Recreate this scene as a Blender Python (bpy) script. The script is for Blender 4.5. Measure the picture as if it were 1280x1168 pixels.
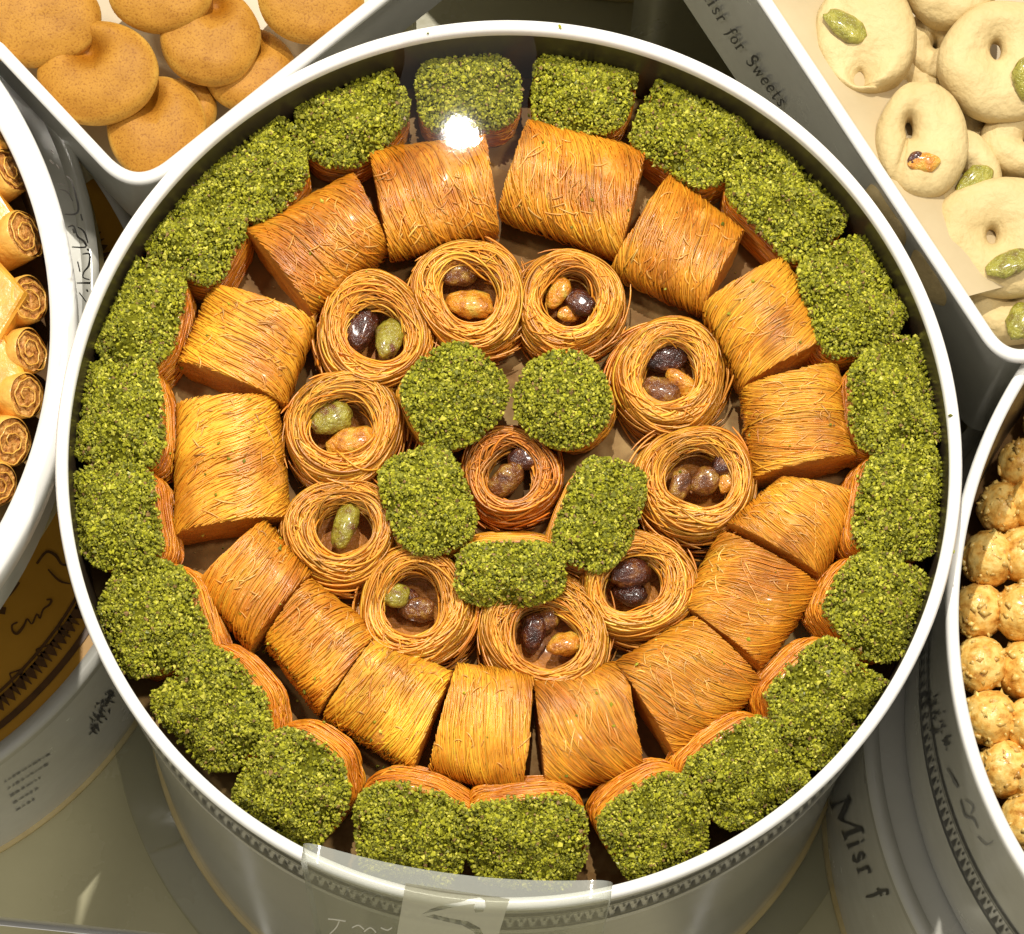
import bpy, bmesh, math, random
import numpy as np
from mathutils import Vector, Matrix, noise

random.seed(7)
rng = np.random.default_rng(11)
for o in list(bpy.data.objects):
    bpy.data.objects.remove(o)
scene = bpy.context.scene
COL = scene.collection
PI = math.pi

# ---------------------------------------------------------------- camera
K = 0.15 / 568.0            # metres per photo pixel at the height of the tray rim
DCAM = 1.2
ZR = 0.312                  # height of the tray rim above the counter
CAM = np.array([-0.0175, -0.376, ZR + DCAM])
TILT = math.radians(4.0)
FPX, OFX, OFY = 4632.1, 569.73, 1678.5
_c, _s = math.cos(TILT), math.sin(TILT)
cam_d = bpy.data.cameras.new("camera")
cam = bpy.data.objects.new("camera", cam_d)
COL.objects.link(cam)
cam.location = CAM
cam.rotation_euler = (TILT, 0, 0)
cam_d.sensor_fit = 'HORIZONTAL'
cam_d.sensor_width = 36.0
cam_d.lens = FPX * 36.0 / 1280.0
cam_d.shift_x = (640 - OFX) / 1280.0
cam_d.shift_y = (OFY - 584) / 1280.0
cam_d.clip_start = 0.01
cam_d.clip_end = 50
scene.camera = cam

# ---------------------------------------------------------------- world, lamps, exposure
world = bpy.data.worlds.new("World")
scene.world = world
world.use_nodes = True
bg = world.node_tree.nodes["Background"]
bg.inputs[0].default_value = (1.0, 0.95, 0.86, 1)
bg.inputs[1].default_value = 0.45


def lamp(name, loc, target, watts, radius, color, cone=70, blend=0.6):
    d = bpy.data.lights.new(name, 'SPOT')
    d.energy = watts
    d.shadow_soft_size = radius
    d.color = color
    d.spot_size = math.radians(cone)
    d.spot_blend = blend
    o = bpy.data.objects.new(name, d)
    COL.objects.link(o)
    o.location = loc
    o.rotation_euler = (Vector(target) - Vector(loc)).to_track_quat('-Z', 'Y').to_euler()
    return o


lamp("ceiling_spot_back", (-0.0155, 0.670, ZR + 1.38), (0, 0, ZR), 72, 0.008, (1.0, 0.95, 0.85))
lamp("ceiling_spot_above", (0.45, 0.16, ZR + 1.45), (0, 0, ZR), 34, 0.060, (1.0, 0.94, 0.83))
lamp("added_patch_spot", (-0.75, -1.25, ZR + 1.30), (-0.305, -0.073, 0.0), 34, 0.02, (1.0, 0.95, 0.85), cone=7.6, blend=0.2)  # added lamp with no known source; its narrow cone lays a bright counter patch
lamp("ceiling_spot_side", (-0.80, 0.35, ZR + 1.40), (0, 0, ZR), 22, 0.080, (1.0, 0.94, 0.83))
lamp("ceiling_spot_twin", (-0.0058, 0.667, ZR + 1.38), (0, 0, ZR), 3, 0.005, (1.0, 0.95, 0.85))
scene.view_settings.view_transform = 'Standard'
scene.view_settings.look = 'None'
scene.view_settings.exposure = 0.32
scene.view_settings.gamma = 1.0
scene.view_settings.use_curve_mapping = False
scene.cycles.max_bounces = 10
scene.cycles.transparent_max_bounces = 12
scene.cycles.caustics_reflective = False
scene.cycles.caustics_refractive = False


# ---------------------------------------------------------------- geometry helpers
def ray(px, py):
    """Origin and direction of the line of sight through a photo pixel (1280 x 1168)."""
    x, y = (px - OFX) / FPX, -(py - OFY) / FPX
    d = np.array([x, y * _c + _s, y * _s - _c])
    return CAM, d


def at(px, py, z):
    o, d = ray(px, py)
    return o + d * ((z - o[2]) / d[2])


def on_plane(px, py, p0, n):
    o, d = ray(px, py)
    return o + d * (np.dot(p0 - o, n) / np.dot(d, n))


def on_cyl(px, py, c, r):
    o, d = ray(px, py)
    f = o[:2] - c[:2]
    a = d[0] ** 2 + d[1] ** 2
    b = 2 * np.dot(f, d[:2])
    cc = np.dot(f, f) - r * r
    disc = max(b * b - 4 * a * cc, 0.0)
    return o + d * ((-b - math.sqrt(disc)) / (2 * a))


def kz(z):
    """Metres per photo pixel at height z."""
    return K * (CAM[2] - z) / DCAM


def unit(v):
    return v / np.linalg.norm(v)


def mesh_np(name, V, F, col=None, smooth=True, mats=()):
    V = np.asarray(V, dtype=np.float32)
    F = np.asarray(F, dtype=np.int32)
    me = bpy.data.meshes.new(name)
    n = F.shape[1]
    me.vertices.add(len(V))
    me.vertices.foreach_set("co", V.ravel())
    me.loops.add(F.size)
    me.loops.foreach_set("vertex_index", F.ravel())
    me.polygons.add(len(F))
    me.polygons.foreach_set("loop_start", np.arange(0, F.size, n, dtype=np.int32))
    me.polygons.foreach_set("loop_total", np.full(len(F), n, dtype=np.int32))
    me.update(calc_edges=True)
    me.polygons.foreach_set("use_smooth", np.full(len(F), smooth))
    if col is not None:
        a = me.color_attributes.new("tint", 'FLOAT_COLOR', 'POINT')
        c4 = np.ones((len(V), 4), dtype=np.float32)
        c4[:, :3] = col
        a.data.foreach_set("color", c4.ravel())
    for m in mats:
        me.materials.append(m)
    return me


def link(name, me, parent=None, kind=None, label=None):
    o = bpy.data.objects.new(name, me)
    COL.objects.link(o)
    if parent is not None:
        o.parent = parent
        o.matrix_parent_inverse = Matrix.Translation(-Vector(parent.location))
    if kind:
        o["kind"] = kind
    if label:
        o["label"] = label
    return o


def thing(name, loc, label, cat, group=None):
    o = bpy.data.objects.new(name, None)
    o.empty_display_size = 0.01
    COL.objects.link(o)
    o.location = [float(v) for v in loc]
    o["label"] = label
    o["category"] = cat
    if group:
        o["group"] = group
    return o


def tubes(P, rad, sides=4):
    """Swept tubes: P (N, M, 3) paths, rad (N,) or (N, M). Returns vertices, quads, number of vertices per path."""
    N, M, _ = P.shape
    T = np.gradient(P, axis=1)
    T /= np.linalg.norm(T, axis=2, keepdims=True) + 1e-12
    ref = np.where(np.abs(T[..., 2:3]) > 0.9, np.array([1.0, 0, 0]), np.array([0, 0, 1.0]))
    A = np.cross(T, ref)
    A /= np.linalg.norm(A, axis=2, keepdims=True) + 1e-12
    B = np.cross(T, A)
    rad = np.asarray(rad, dtype=float)
    if rad.ndim == 1:
        rad = np.repeat(rad[:, None], M, 1)
    rad = rad.copy()
    rad[:, 0] *= 0.5
    rad[:, -1] *= 0.4
    ang = np.arange(sides) * 2 * PI / sides
    V = (P[:, :, None, :] + rad[:, :, None, None] * (np.cos(ang)[None, None, :, None] * A[:, :, None, :]
                                                    + np.sin(ang)[None, None, :, None] * B[:, :, None, :]))
    idx = np.arange(N * M * sides).reshape(N, M, sides)
    a = idx[:, :-1, :]
    b = idx[:, 1:, :]
    F = np.stack([a, np.roll(a, -1, 2), np.roll(b, -1, 2), b], -1).reshape(-1, 4)
    return V.reshape(-1, 3), F, M * sides


def grid_faces(nu, nv, wrap_u=False, wrap_v=False):
    i = np.arange(nu if wrap_u else nu - 1)
    j = np.arange(nv if wrap_v else nv - 1)
    I, J = np.meshgrid(i, j, indexing='ij')
    I2, J2 = (I + 1) % nu, (J + 1) % nv
    return np.stack([I * nv + J, I2 * nv + J, I2 * nv + J2, I * nv + J2], -1).reshape(-1, 4)


def lathe(profile, center, seg=160, jitter=0.0):
    """profile: list of (r, z); turned round the vertical axis through center."""
    pr = np.array(profile, float)
    a = np.linspace(0, 2 * PI, seg, endpoint=False)
    V = np.zeros((seg, len(pr), 3))
    V[..., 0] = center[0] + np.cos(a)[:, None] * pr[None, :, 0]
    V[..., 1] = center[1] + np.sin(a)[:, None] * pr[None, :, 0]
    V[..., 2] = pr[None, :, 1]
    return V.reshape(-1, 3), grid_faces(seg, len(pr), wrap_u=True)


def loft(outline, profile):
    """outline (N,2), its outward normals are computed; profile: list of (offset, z)."""
    o = np.asarray(outline)
    t = np.roll(o, -1, 0) - np.roll(o, 1, 0)
    t /= np.linalg.norm(t, axis=1, keepdims=True)
    n = np.stack([t[:, 1], -t[:, 0]], -1)
    pr = np.array(profile, float)
    V = np.zeros((len(o), len(pr), 3))
    V[..., :2] = o[:, None, :] + n[:, None, :] * pr[None, :, 0:1]
    V[..., 2] = pr[None, :, 1]
    return V.reshape(-1, 3), grid_faces(len(o), len(pr), wrap_u=True)


def ngon_mesh(name, pts, mat, thick=0.0):
    bm = bmesh.new()
    vs = [bm.verts.new(p) for p in pts]
    f = bm.faces.new(vs)
    if thick:
        r = bmesh.ops.extrude_face_region(bm, geom=[f])
        bmesh.ops.translate(bm, vec=(0, 0, thick), verts=[g for g in r['geom'] if isinstance(g, bmesh.types.BMVert)])
    bmesh.ops.recalc_face_normals(bm, faces=bm.faces)
    me = bpy.data.meshes.new(name)
    bm.to_mesh(me)
    bm.free()
    me.materials.append(mat)
    return me


def nz(p, f, seed=0.0):
    return noise.noise(Vector((p[0] * f + seed, p[1] * f - seed, p[2] * f + 2 * seed)))


# ---------------------------------------------------------------- materials
def new_mat(name):
    m = bpy.data.materials.new(name)
    m.use_nodes = True
    nt = m.node_tree
    return m, nt, nt.nodes["Principled BSDF"], nt.nodes["Material Output"]


def N(nt, t, **kw):
    n = nt.nodes.new(t)
    for k, v in kw.items():
        if k in n.inputs:
            n.inputs[k].default_value = v
        else:
            setattr(n, k, v)
    return n


def ramp(nt, src, stops):
    r = nt.nodes.new('ShaderNodeValToRGB')
    el = r.color_ramp.elements
    while len(el) < len(stops):
        el.new(0.5)
    for e, (p, c) in zip(el, stops):
        e.position = p
        e.color = (*c, 1)
    nt.links.new(src, r.inputs[0])
    return r.outputs[0]


def noise_mat(name, stops, scale=60, rough=0.5, detail=6, bump=0.0, bump_scale=None, coat=0.0, spec=0.5, metallic=0.0,
              rough_var=0.0):
    m, nt, b, out = new_mat(name)
    geo = N(nt, 'ShaderNodeNewGeometry')
    n = N(nt, 'ShaderNodeTexNoise', Scale=scale, Detail=detail, Roughness=0.62)
    nt.links.new(geo.outputs['Position'], n.inputs['Vector'])
    nt.links.new(ramp(nt, n.outputs[0], stops), b.inputs['Base Color'])
    b.inputs['Roughness'].default_value = rough
    b.inputs['Specular IOR Level'].default_value = spec
    b.inputs['Coat Weight'].default_value = coat
    b.inputs['Coat Roughness'].default_value = 0.15
    b.inputs['Metallic'].default_value = metallic
    if rough_var:
        mr = N(nt, 'ShaderNodeMapRange')
        mr.inputs['To Min'].default_value = rough - rough_var
        mr.inputs['To Max'].default_value = rough + rough_var
        nt.links.new(n.outputs[0], mr.inputs[0])
        nt.links.new(mr.outputs[0], b.inputs['Roughness'])
    if bump:
        n2 = N(nt, 'ShaderNodeTexNoise', Scale=bump_scale or scale * 4, Detail=5)
        nt.links.new(geo.outputs['Position'], n2.inputs['Vector'])
        bp = N(nt, 'ShaderNodeBump', Strength=bump, Distance=0.001)
        nt.links.new(n2.outputs[0], bp.inputs['Height'])
        nt.links.new(bp.outputs[0], b.inputs['Normal'])
    return m


def tint_mat(name, rough=0.4, coat=0.2, transl=0.0, blotch=0.0, spec=0.5, coat_rough=0.2):
    """Colour of each strand or crumb comes from the mesh; blotches of deeper baking from noise."""
    m, nt, b, out = new_mat(name)
    a = N(nt, 'ShaderNodeAttribute', attribute_name="tint")
    src = a.outputs['Color']
    if blotch:
        geo = N(nt, 'ShaderNodeNewGeometry')
        n = N(nt, 'ShaderNodeTexNoise', Scale=62, Detail=5)
        nt.links.new(geo.outputs['Position'], n.inputs['Vector'])
        mx = N(nt, 'ShaderNodeMix', data_type='RGBA', blend_type='MULTIPLY')
        mx.inputs[0].default_value = blotch
        nt.links.new(src, mx.inputs[6])
        nt.links.new(ramp(nt, n.outputs[0], [(0.34, (0.66, 0.50, 0.40)), (0.48, (0.95, 0.92, 0.9)), (0.64, (1.10, 1.24, 1.4))]), mx.inputs[7])
        src = mx.outputs[2]
    nt.links.new(src, b.inputs['Base Color'])
    b.inputs['Roughness'].default_value = rough
    b.inputs['Coat Weight'].default_value = coat
    b.inputs['Coat Roughness'].default_value = coat_rough
    b.inputs['Specular IOR Level'].default_value = spec
    if transl:
        t = N(nt, 'ShaderNodeBsdfTranslucent')
        nt.links.new(src, t.inputs[0])
        mix = N(nt, 'ShaderNodeMixShader')
        mix.inputs[0].default_value = transl
        nt.links.new(b.outputs[0], mix.inputs[1])
        nt.links.new(t.outputs[0], mix.inputs[2])
        nt.links.new(mix.outputs[0], out.inputs[0])
    return m


M_counter = noise_mat("counter_laminate", [(0.3, (0.38, 0.35, 0.205)), (0.7, (0.45, 0.415, 0.25))], 9, 0.28, bump=0.05,
                      bump_scale=300, rough_var=0.06)
M_enamel = noise_mat("white_enamel", [(0.25, (0.74, 0.73, 0.69)), (0.6, (0.82, 0.81, 0.78))], 25, 0.25, coat=0.2, rough_var=0.08)
M_wall = noise_mat("printed_tin_wall", [(0.25, (0.42, 0.41, 0.365)), (0.7, (0.52, 0.51, 0.455))], 18, 0.25, coat=0.3, rough_var=0.1,
                   bump=0.12, bump_scale=60)
M_gloss = noise_mat("grey_gloss_tin", [(0.25, (0.27, 0.265, 0.235)), (0.7, (0.36, 0.355, 0.315))], 14, 0.14, coat=0.4, rough_var=0.06, bump=0.15, bump_scale=50)
M_inner = noise_mat("shaded_tin_inside", [(0.3, (0.035, 0.026, 0.016)), (0.7, (0.065, 0.046, 0.026))], 30, 0.3, metallic=0.0, bump=0.1)  # shade inside the tray wall is put into this near-black colour
M_seam = noise_mat("tan_seam", [(0.3, (0.38, 0.29, 0.12)), (0.7, (0.52, 0.42, 0.2))], 60, 0.35)
M_greased = noise_mat("greased_paper", [(0.30, (0.06, 0.026, 0.006)), (0.50, (0.17, 0.085, 0.022)), (0.66, (0.40, 0.26, 0.10))], 28,
                      0.5, spec=0.08, bump=0.25, bump_scale=120)
M_ink = noise_mat("black_ink", [(0.3, (0.018, 0.018, 0.022)), (0.7, (0.04, 0.04, 0.045))], 200, 0.4)
M_inkgrey = noise_mat("faded_grey_ink", [(0.3, (0.12, 0.12, 0.12)), (0.7, (0.2, 0.2, 0.2))], 200, 0.4)
M_inkbrown = noise_mat("brown_ink", [(0.3, (0.06, 0.025, 0.004)), (0.7, (0.1, 0.04, 0.006))], 200, 0.45)
M_orange = noise_mat("orange_print", [(0.3, (0.42, 0.20, 0.015)), (0.7, (0.55, 0.28, 0.03))], 14, 0.3, coat=0.3, bump=0.1, bump_scale=40)
M_strand = tint_mat("kataifi_strand", 0.34, 0.35, 0.22, 0.85)
M_nest = tint_mat("nest_strand", 0.36, 0.35, 0.24, 0.25)
M_core = noise_mat("kataifi_core", [(0.3, (0.50, 0.19, 0.02)), (0.7, (0.74, 0.32, 0.035))], 120, 0.45, bump=0.7, bump_scale=900, coat=0.3)
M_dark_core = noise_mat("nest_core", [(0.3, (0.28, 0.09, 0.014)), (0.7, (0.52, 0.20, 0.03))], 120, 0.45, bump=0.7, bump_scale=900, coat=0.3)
M_green = tint_mat("ground_pistachio", 0.6, 0.05, 0.10, 0.0, 0.35)
M_greenbase = noise_mat("pistachio_paste", [(0.3, (0.07, 0.07, 0.005)), (0.7, (0.16, 0.155, 0.010))], 300, 0.9, spec=0.05)


def nut_mat(name, stops, scale=240):
    return noise_mat(name, stops, scale, 0.2, bump=1.0, bump_scale=900, coat=0.7)


M_nut = {
    'green': nut_mat("pistachio_green", [(0.35, (0.14, 0.045, 0.02)), (0.46, (0.24, 0.19, 0.02)), (0.7, (0.40, 0.36, 0.045))]),
    'dark': nut_mat("pistachio_dark", [(0.35, (0.020, 0.006, 0.004)), (0.55, (0.075, 0.017, 0.008)), (0.7, (0.22, 0.08, 0.015))]),
    'amber': nut_mat("pistachio_amber", [(0.3, (0.30, 0.08, 0.008)), (0.5, (0.62, 0.25, 0.02)), (0.66, (0.55, 0.40, 0.06))]),
    'brown': nut_mat("pistachio_brown", [(0.3, (0.05, 0.014, 0.006)), (0.5, (0.18, 0.06, 0.013)), (0.65, (0.36, 0.20, 0.03))]),
    'sliver': nut_mat("pistachio_sliver", [(0.3, (0.15, 0.10, 0.02)), (0.5, (0.28, 0.26, 0.03)), (0.75, (0.46, 0.40, 0.07))]),
}
M_ghr = noise_mat("pale_shortbread", [(0.3, (0.51, 0.375, 0.165)), (0.7, (0.61, 0.475, 0.235))], 40, 0.6, bump=0.7, bump_scale=420, spec=0.35)
M_paper = noise_mat("cream_paper", [(0.3, (0.43, 0.335, 0.19)), (0.7, (0.50, 0.40, 0.24))], 30, 0.4, coat=0.1)
M_dark = noise_mat("black_gap", [(0.3, (0.012, 0.012, 0.012)), (0.7, (0.02, 0.02, 0.02))], 30, 0.5)


def cookie_brown():
    m, nt, b, out = new_mat("baked_cookie")
    a = N(nt, 'ShaderNodeAttribute', attribute_name="tint")
    geo = N(nt, 'ShaderNodeNewGeometry')
    n = N(nt, 'ShaderNodeTexNoise', Scale=1400, Detail=3)
    nt.links.new(geo.outputs['Position'], n.inputs['Vector'])
    n1 = N(nt, 'ShaderNodeTexNoise', Scale=120, Detail=4)
    nt.links.new(geo.outputs['Position'], n1.inputs['Vector'])
    mx = N(nt, 'ShaderNodeMix', data_type='RGBA', blend_type='MULTIPLY')
    mx.inputs[0].default_value = 0.7
    nt.links.new(a.outputs[0], mx.inputs[6])
    nt.links.new(ramp(nt, n.outputs[0], [(0.33, (0.55, 0.42, 0.3)), (0.48, (1, 1, 1))]), mx.inputs[7])
    mx2 = N(nt, 'ShaderNodeMix', data_type='RGBA', blend_type='MULTIPLY')
    mx2.inputs[0].default_value = 0.5
    nt.links.new(mx.outputs[2], mx2.inputs[6])
    nt.links.new(ramp(nt, n1.outputs[0], [(0.35, (0.75, 0.65, 0.5)), (0.6, (1.1, 1.1, 1.1))]), mx2.inputs[7])
    nt.links.new(mx2.outputs[2], b.inputs['Base Color'])
    b.inputs['Roughness'].default_value = 0.55
    b.inputs['Specular IOR Level'].default_value = 0.22
    bp = N(nt, 'ShaderNodeBump', Strength=0.25, Distance=0.0006)
    nt.links.new(n.outputs[0], bp.inputs['Height'])
    nt.links.new(bp.outputs[0], b.inputs['Normal'])
    return m


M_cookie = cookie_brown()
M_phyllo = noise_mat("phyllo_leaf", [(0.3, (0.62, 0.29, 0.04)), (0.7, (0.82, 0.47, 0.09))], 150, 0.4, coat=0.3, bump=0.5, bump_scale=500)
M_nutfill = noise_mat("nut_filling", [(0.35, (0.28, 0.09, 0.015)), (0.5, (0.56, 0.24, 0.045)), (0.66, (0.76, 0.43, 0.12))], 420, 0.5, bump=1.0, bump_scale=800)
M_ball = noise_mat("sesame_ball", [(0.32, (0.50, 0.20, 0.025)), (0.46, (0.80, 0.45, 0.09)), (0.62, (0.92, 0.64, 0.20))], 260, 0.42, bump=0.5, bump_scale=500, coat=0.2)
M_diamond = noise_mat("syrup_phyllo", [(0.3, (0.55, 0.22, 0.02)), (0.7, (0.80, 0.42, 0.05))], 80, 0.3, coat=0.2, bump=0.3, bump_scale=400)


def clear_mat(name, tint=(1, 1, 1), refl=0.06, rough=0.02, haze=0.0, hazecol=(0.8, 0.8, 0.75), bump=0.0):
    m, nt, b, out = new_mat(name)
    nt.nodes.remove(b)
    t = N(nt, 'ShaderNodeBsdfTransparent')
    t.inputs[0].default_value = (*tint, 1)
    g = N(nt, 'ShaderNodeBsdfGlossy')
    g.inputs['Roughness'].default_value = rough
    fr = N(nt, 'ShaderNodeLayerWeight')
    fr.inputs[0].default_value = 0.5
    pw = N(nt, 'ShaderNodeMath', operation='POWER')
    pw.inputs[1].default_value = 5.0
    nt.links.new(fr.outputs['Facing'], pw.inputs[0])
    mu = N(nt, 'ShaderNodeMath', operation='MULTIPLY_ADD')
    mu.inputs[1].default_value = 0.35
    mu.inputs[2].default_value = refl
    nt.links.new(pw.outputs[0], mu.inputs[0])
    mix = N(nt, 'ShaderNodeMixShader')
    nt.links.new(mu.outputs[0], mix.inputs[0])
    base = t.outputs[0]
    if haze:
        d = N(nt, 'ShaderNodeBsdfDiffuse')
        d.inputs[0].default_value = (*hazecol, 1)
        mh = N(nt, 'ShaderNodeMixShader')
        mh.inputs[0].default_value = haze
        nt.links.new(t.outputs[0], mh.inputs[1])
        nt.links.new(d.outputs[0], mh.inputs[2])
        base = mh.outputs[0]
    nt.links.new(base, mix.inputs[1])
    nt.links.new(g.outputs[0], mix.inputs[2])
    nt.links.new(mix.outputs[0], out.inputs[0])
    if bump:
        geo = N(nt, 'ShaderNodeNewGeometry')
        n2 = N(nt, 'ShaderNodeTexNoise', Scale=700, Detail=2)
        nt.links.new(geo.outputs['Position'], n2.inputs['Vector'])
        bp = N(nt, 'ShaderNodeBump', Strength=bump, Distance=0.0003)
        nt.links.new(n2.outputs[0], bp.inputs['Height'])
        nt.links.new(bp.outputs[0], g.inputs['Normal'])
    return m


M_film = clear_mat("cling_film", (0.97, 0.97, 0.97), 0.035, 0.009, bump=0.005)
M_acryl = clear_mat("clear_acrylic", (0.93, 0.94, 0.92), 0.03, 0.03, haze=0.015)
M_acryl_edge = clear_mat("acrylic_edge", (0.78, 0.80, 0.74), 0.10, 0.12, haze=0.34, hazecol=(0.58, 0.60, 0.54), bump=0.2)
M_sticker = clear_mat("frosted_sticker", (0.80, 0.80, 0.70), 0.03, 0.4, haze=0.58, hazecol=(0.76, 0.75, 0.64))
M_plate = clear_mat("clear_plate", (0.93, 0.93, 0.89), 0.06, 0.05, haze=0.04)

# ---------------------------------------------------------------- the counter
n = 2
ea, eb = at(0, 1146, 0), at(140, 1170, 0)
sl_ = (eb[1] - ea[1]) / (eb[0] - ea[0])


def ey(x):
    return ea[1] + (x - ea[0]) * sl_ * 0.6


cv = [(-3, ey(-3), 0), (3, ey(3), 0), (3, 3, 0), (-3, 3, 0)]
counter = link("counter_ground", ngon_mesh("counter", cv, M_counter, -0.02), kind="structure")
front = [(-3, -3, -0.004), (3, -3, -0.004), (3, ey(3) - 0.003, -0.004), (-3, ey(-3) - 0.003, -0.004)]
shelf = link("front_ground", ngon_mesh("front_panel", front, M_counter, -0.02), kind="structure")


# ---------------------------------------------------------------- round tins
def part(t, name):
    return [c for c in t.children if c.name.split('.')[0] == name][0]


def ring_print(name, c, r, z0, z1, a0, a1, parent, mat=M_ink, step=0.0039):
    """Printed band: a row of small triangles with dots between two dark lines, laid round the wall."""
    V, F = [], []

    def quad(p):
        b = len(V)
        for (a, z) in p:
            V.append((c[0] + r * math.cos(a), c[1] + r * math.sin(a), z))
        F.append((b, b + 1, b + 2, b + 3))
    h = z1 - z0
    nseg = max(8, int((a1 - a0) / 0.03))
    for (lo, hi) in ((z0 - 0.28 * h, z0 - 0.10 * h), (z1 + 0.06 * h, z1 + 0.13 * h), (z1 + 0.24 * h, z1 + 0.42 * h)):
        for i in range(nseg):
            aa, ab = a0 + (a1 - a0) * i / nseg, a0 + (a1 - a0) * (i + 1) / nseg
            quad([(aa, lo), (ab, lo), (ab, hi), (aa, hi)])
    cnt = int((a1 - a0) * r / step)
    for i in range(cnt):
        a = a0 + (i + 0.5) * step / r
        w = step * 0.33 / r
        quad([(a - w, z0 + 0.05 * h), (a + w, z0 + 0.05 * h), (a + w * 0.1, z0 + 0.72 * h), (a - w * 0.1, z0 + 0.72 * h)])
        a += 0.5 * step / r
        w = step * 0.11 / r
        quad([(a - w, z0 + 0.62 * h), (a + w, z0 + 0.62 * h), (a + w, z0 + 0.86 * h), (a - w, z0 + 0.86 * h)])
    return link(name, mesh_np(name, V, F, mats=[mat], smooth=False), parent)


def strokes_on(name, strokes, project, mat, parent):
    """Lettering: each stroke is (points in photo pixels, width or list of widths); project() sets it on the real surface."""
    V, F = [], []
    for pts, wd in strokes:
        p = np.array(pts, float)
        if len(p) > 2:     # smooth the stroke
            t = np.arange(len(p))
            tt = np.linspace(0, len(p) - 1, (len(p) - 1) * 4 + 1)
            q = np.zeros((len(tt), 2))
            for k in range(len(tt)):
                i = min(int(tt[k]), len(p) - 2)
                f = tt[k] - i
                p0, p1, p2, p3 = p[max(i - 1, 0)], p[i], p[i + 1], p[min(i + 2, len(p) - 1)]
                q[k] = 0.5 * (2 * p1 + (p2 - p0) * f + (2 * p0 - 5 * p1 + 4 * p2 - p3) * f * f + (3 * p1 - p0 - 3 * p2 + p3) * f ** 3)
            w = np.interp(tt, np.linspace(0, len(p) - 1, len(np.atleast_1d(wd))), np.atleast_1d(wd))
        else:
            q = p
            w = np.interp(np.arange(len(p)), np.linspace(0, len(p) - 1, len(np.atleast_1d(wd))), np.atleast_1d(wd))
        t = np.gradient(q, axis=0)
        t /= np.linalg.norm(t, axis=1, keepdims=True) + 1e-9
        nn = np.stack([-t[:, 1], t[:, 0]], -1)
        for i in range(len(q)):
            for sg in (-1, 1):
                V.append(project(*(q[i] + sg * nn[i] * w[i] / 2)))
            if i:
                b = len(V) - 4
                F.append((b, b + 1, b + 3, b + 2))
    return link(name, mesh_np(name, V, F, mats=[mat], smooth=False), parent)


def round_tray(c, R, zr, zb, label, rim_w=0.0042, inset=0.0030, inner=M_inner, floor_z=None, floor_mat=M_greased, lip=0.0):
    """Open round tin: white rolled rim, printed wall, inside and a papered bottom."""
    t = thing("pastry_tray", (c[0], c[1], zb), label, "tray", "open trays of sweets on the counter")
    w = rim_w
    prof = [(R - w, zr - 0.004), (R - w, zr - 0.001), (R - w * 0.75, zr - 0.0002), (R - w * 0.4, zr), (R - w * 0.12, zr - 0.0006),
            (R, zr - 0.0022), (R - 0.0004, zr - 0.004 - lip), (R - 0.0016, zr - 0.0055 - lip), (R - inset + 0.0006, zr - 0.0062 - lip)]
    V, F = lathe(prof, c, 256)
    link("rim", mesh_np("rim", V, F, mats=[M_enamel]), t)
    V, F = lathe([(R - inset, zr - 0.0058 - lip), (R - inset, zb)], c, 192)
    link("wall", mesh_np("wall", V, F, mats=[M_wall]), t)
    fz = zr - 0.045 if floor_z is None else floor_z
    V, F = lathe([(R - w + 0.0002, zr - 0.003), (R - w - 0.001, zr - 0.02), (R - w - 0.002, fz - 0.001)], c, 192)
    link("inside", mesh_np("inside", V, F, mats=[inner]), t)
    V, F = lathe([(R - w - 0.0012, fz), (R * 0.66, fz + 0.0006), (R * 0.33, fz + 0.0003), (0.0005, fz)], c, 128)
    link("paper_liner", mesh_np("paper_liner", V, F, mats=[floor_mat]), t)
    return t


def closed_tin(c, R, z0, z1, label, top_mat=M_wall, name="closed_tin", side=None):
    t = thing(name, (c[0], c[1], z0), label, "tin")
    V, F = lathe([(R, z0 + 0.0015), (R, z1 - 0.008)], c, 192)
    link("wall", mesh_np("wall", V, F, mats=[side or M_wall]), t)
    V, F = lathe([(R - 0.001, z0 + 0.003), (R + 0.0016, z0 + 0.0024), (R + 0.002, z0 + 0.0012), (R + 0.0008, z0), (R - 0.002, z0)], c, 192)
    link("bottom_seam", mesh_np("bottom_seam", V, F, mats=[M_seam]), t)
    V, F = lathe([(R - 0.0005, z1 - 0.0105), (R + 0.0008, z1 - 0.010), (R + 0.0012, z1 - 0.009), (R + 0.0012, z1 - 0.004),
                  (R + 0.0016, z1 - 0.001), (R - 0.0005, z1 + 0.0006), (R - 0.003, z1), (R - 0.0045, z1 - 0.002)], c, 192)
    link("lid_band", mesh_np("lid_band", V, F, mats=[M_wall]), t)
    V, F = lathe([(R - 0.0042, z1 - 0.0022), (R * 0.5, z1 - 0.002), (0.0005, z1 - 0.002)], c, 128)
    link("lid_top", mesh_np("lid_top", V, F, mats=[top_mat]), t)
    return t


# main stack: the open tray in the middle stands on a closed tin and a clear plate
C0 = (0.0, 0.0)
ZF = ZR - 0.034                                 # inside bottom of the main tray
main = round_tray(C0, 0.15, ZR, ZR - 0.060, "large round white-rimmed tray of nests, rolls and green pistachio sweets", floor_z=ZF)
ring_print("printed_band", C0, 0.1474, ZR - 0.047, ZR - 0.031, PI * 1.03, PI * 1.97, part(main, 'wall'))
under = closed_tin(C0, 0.1425, 0.008, ZR - 0.060, "glossy grey closed tin under the large middle tray", side=M_gloss)
V, F = lathe([(0.0005, 0.0002), (0.158, 0.0002), (0.160, 0.001), (0.160, 0.007), (0.159, 0.008), (0.0005, 0.008)], C0, 160)
plate = link("clear_plate", mesh_np("clear_plate", V, F, mats=[M_plate]))
plate["label"] = "round clear plastic plate under the middle stack"
plate["category"] = "plate"

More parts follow.
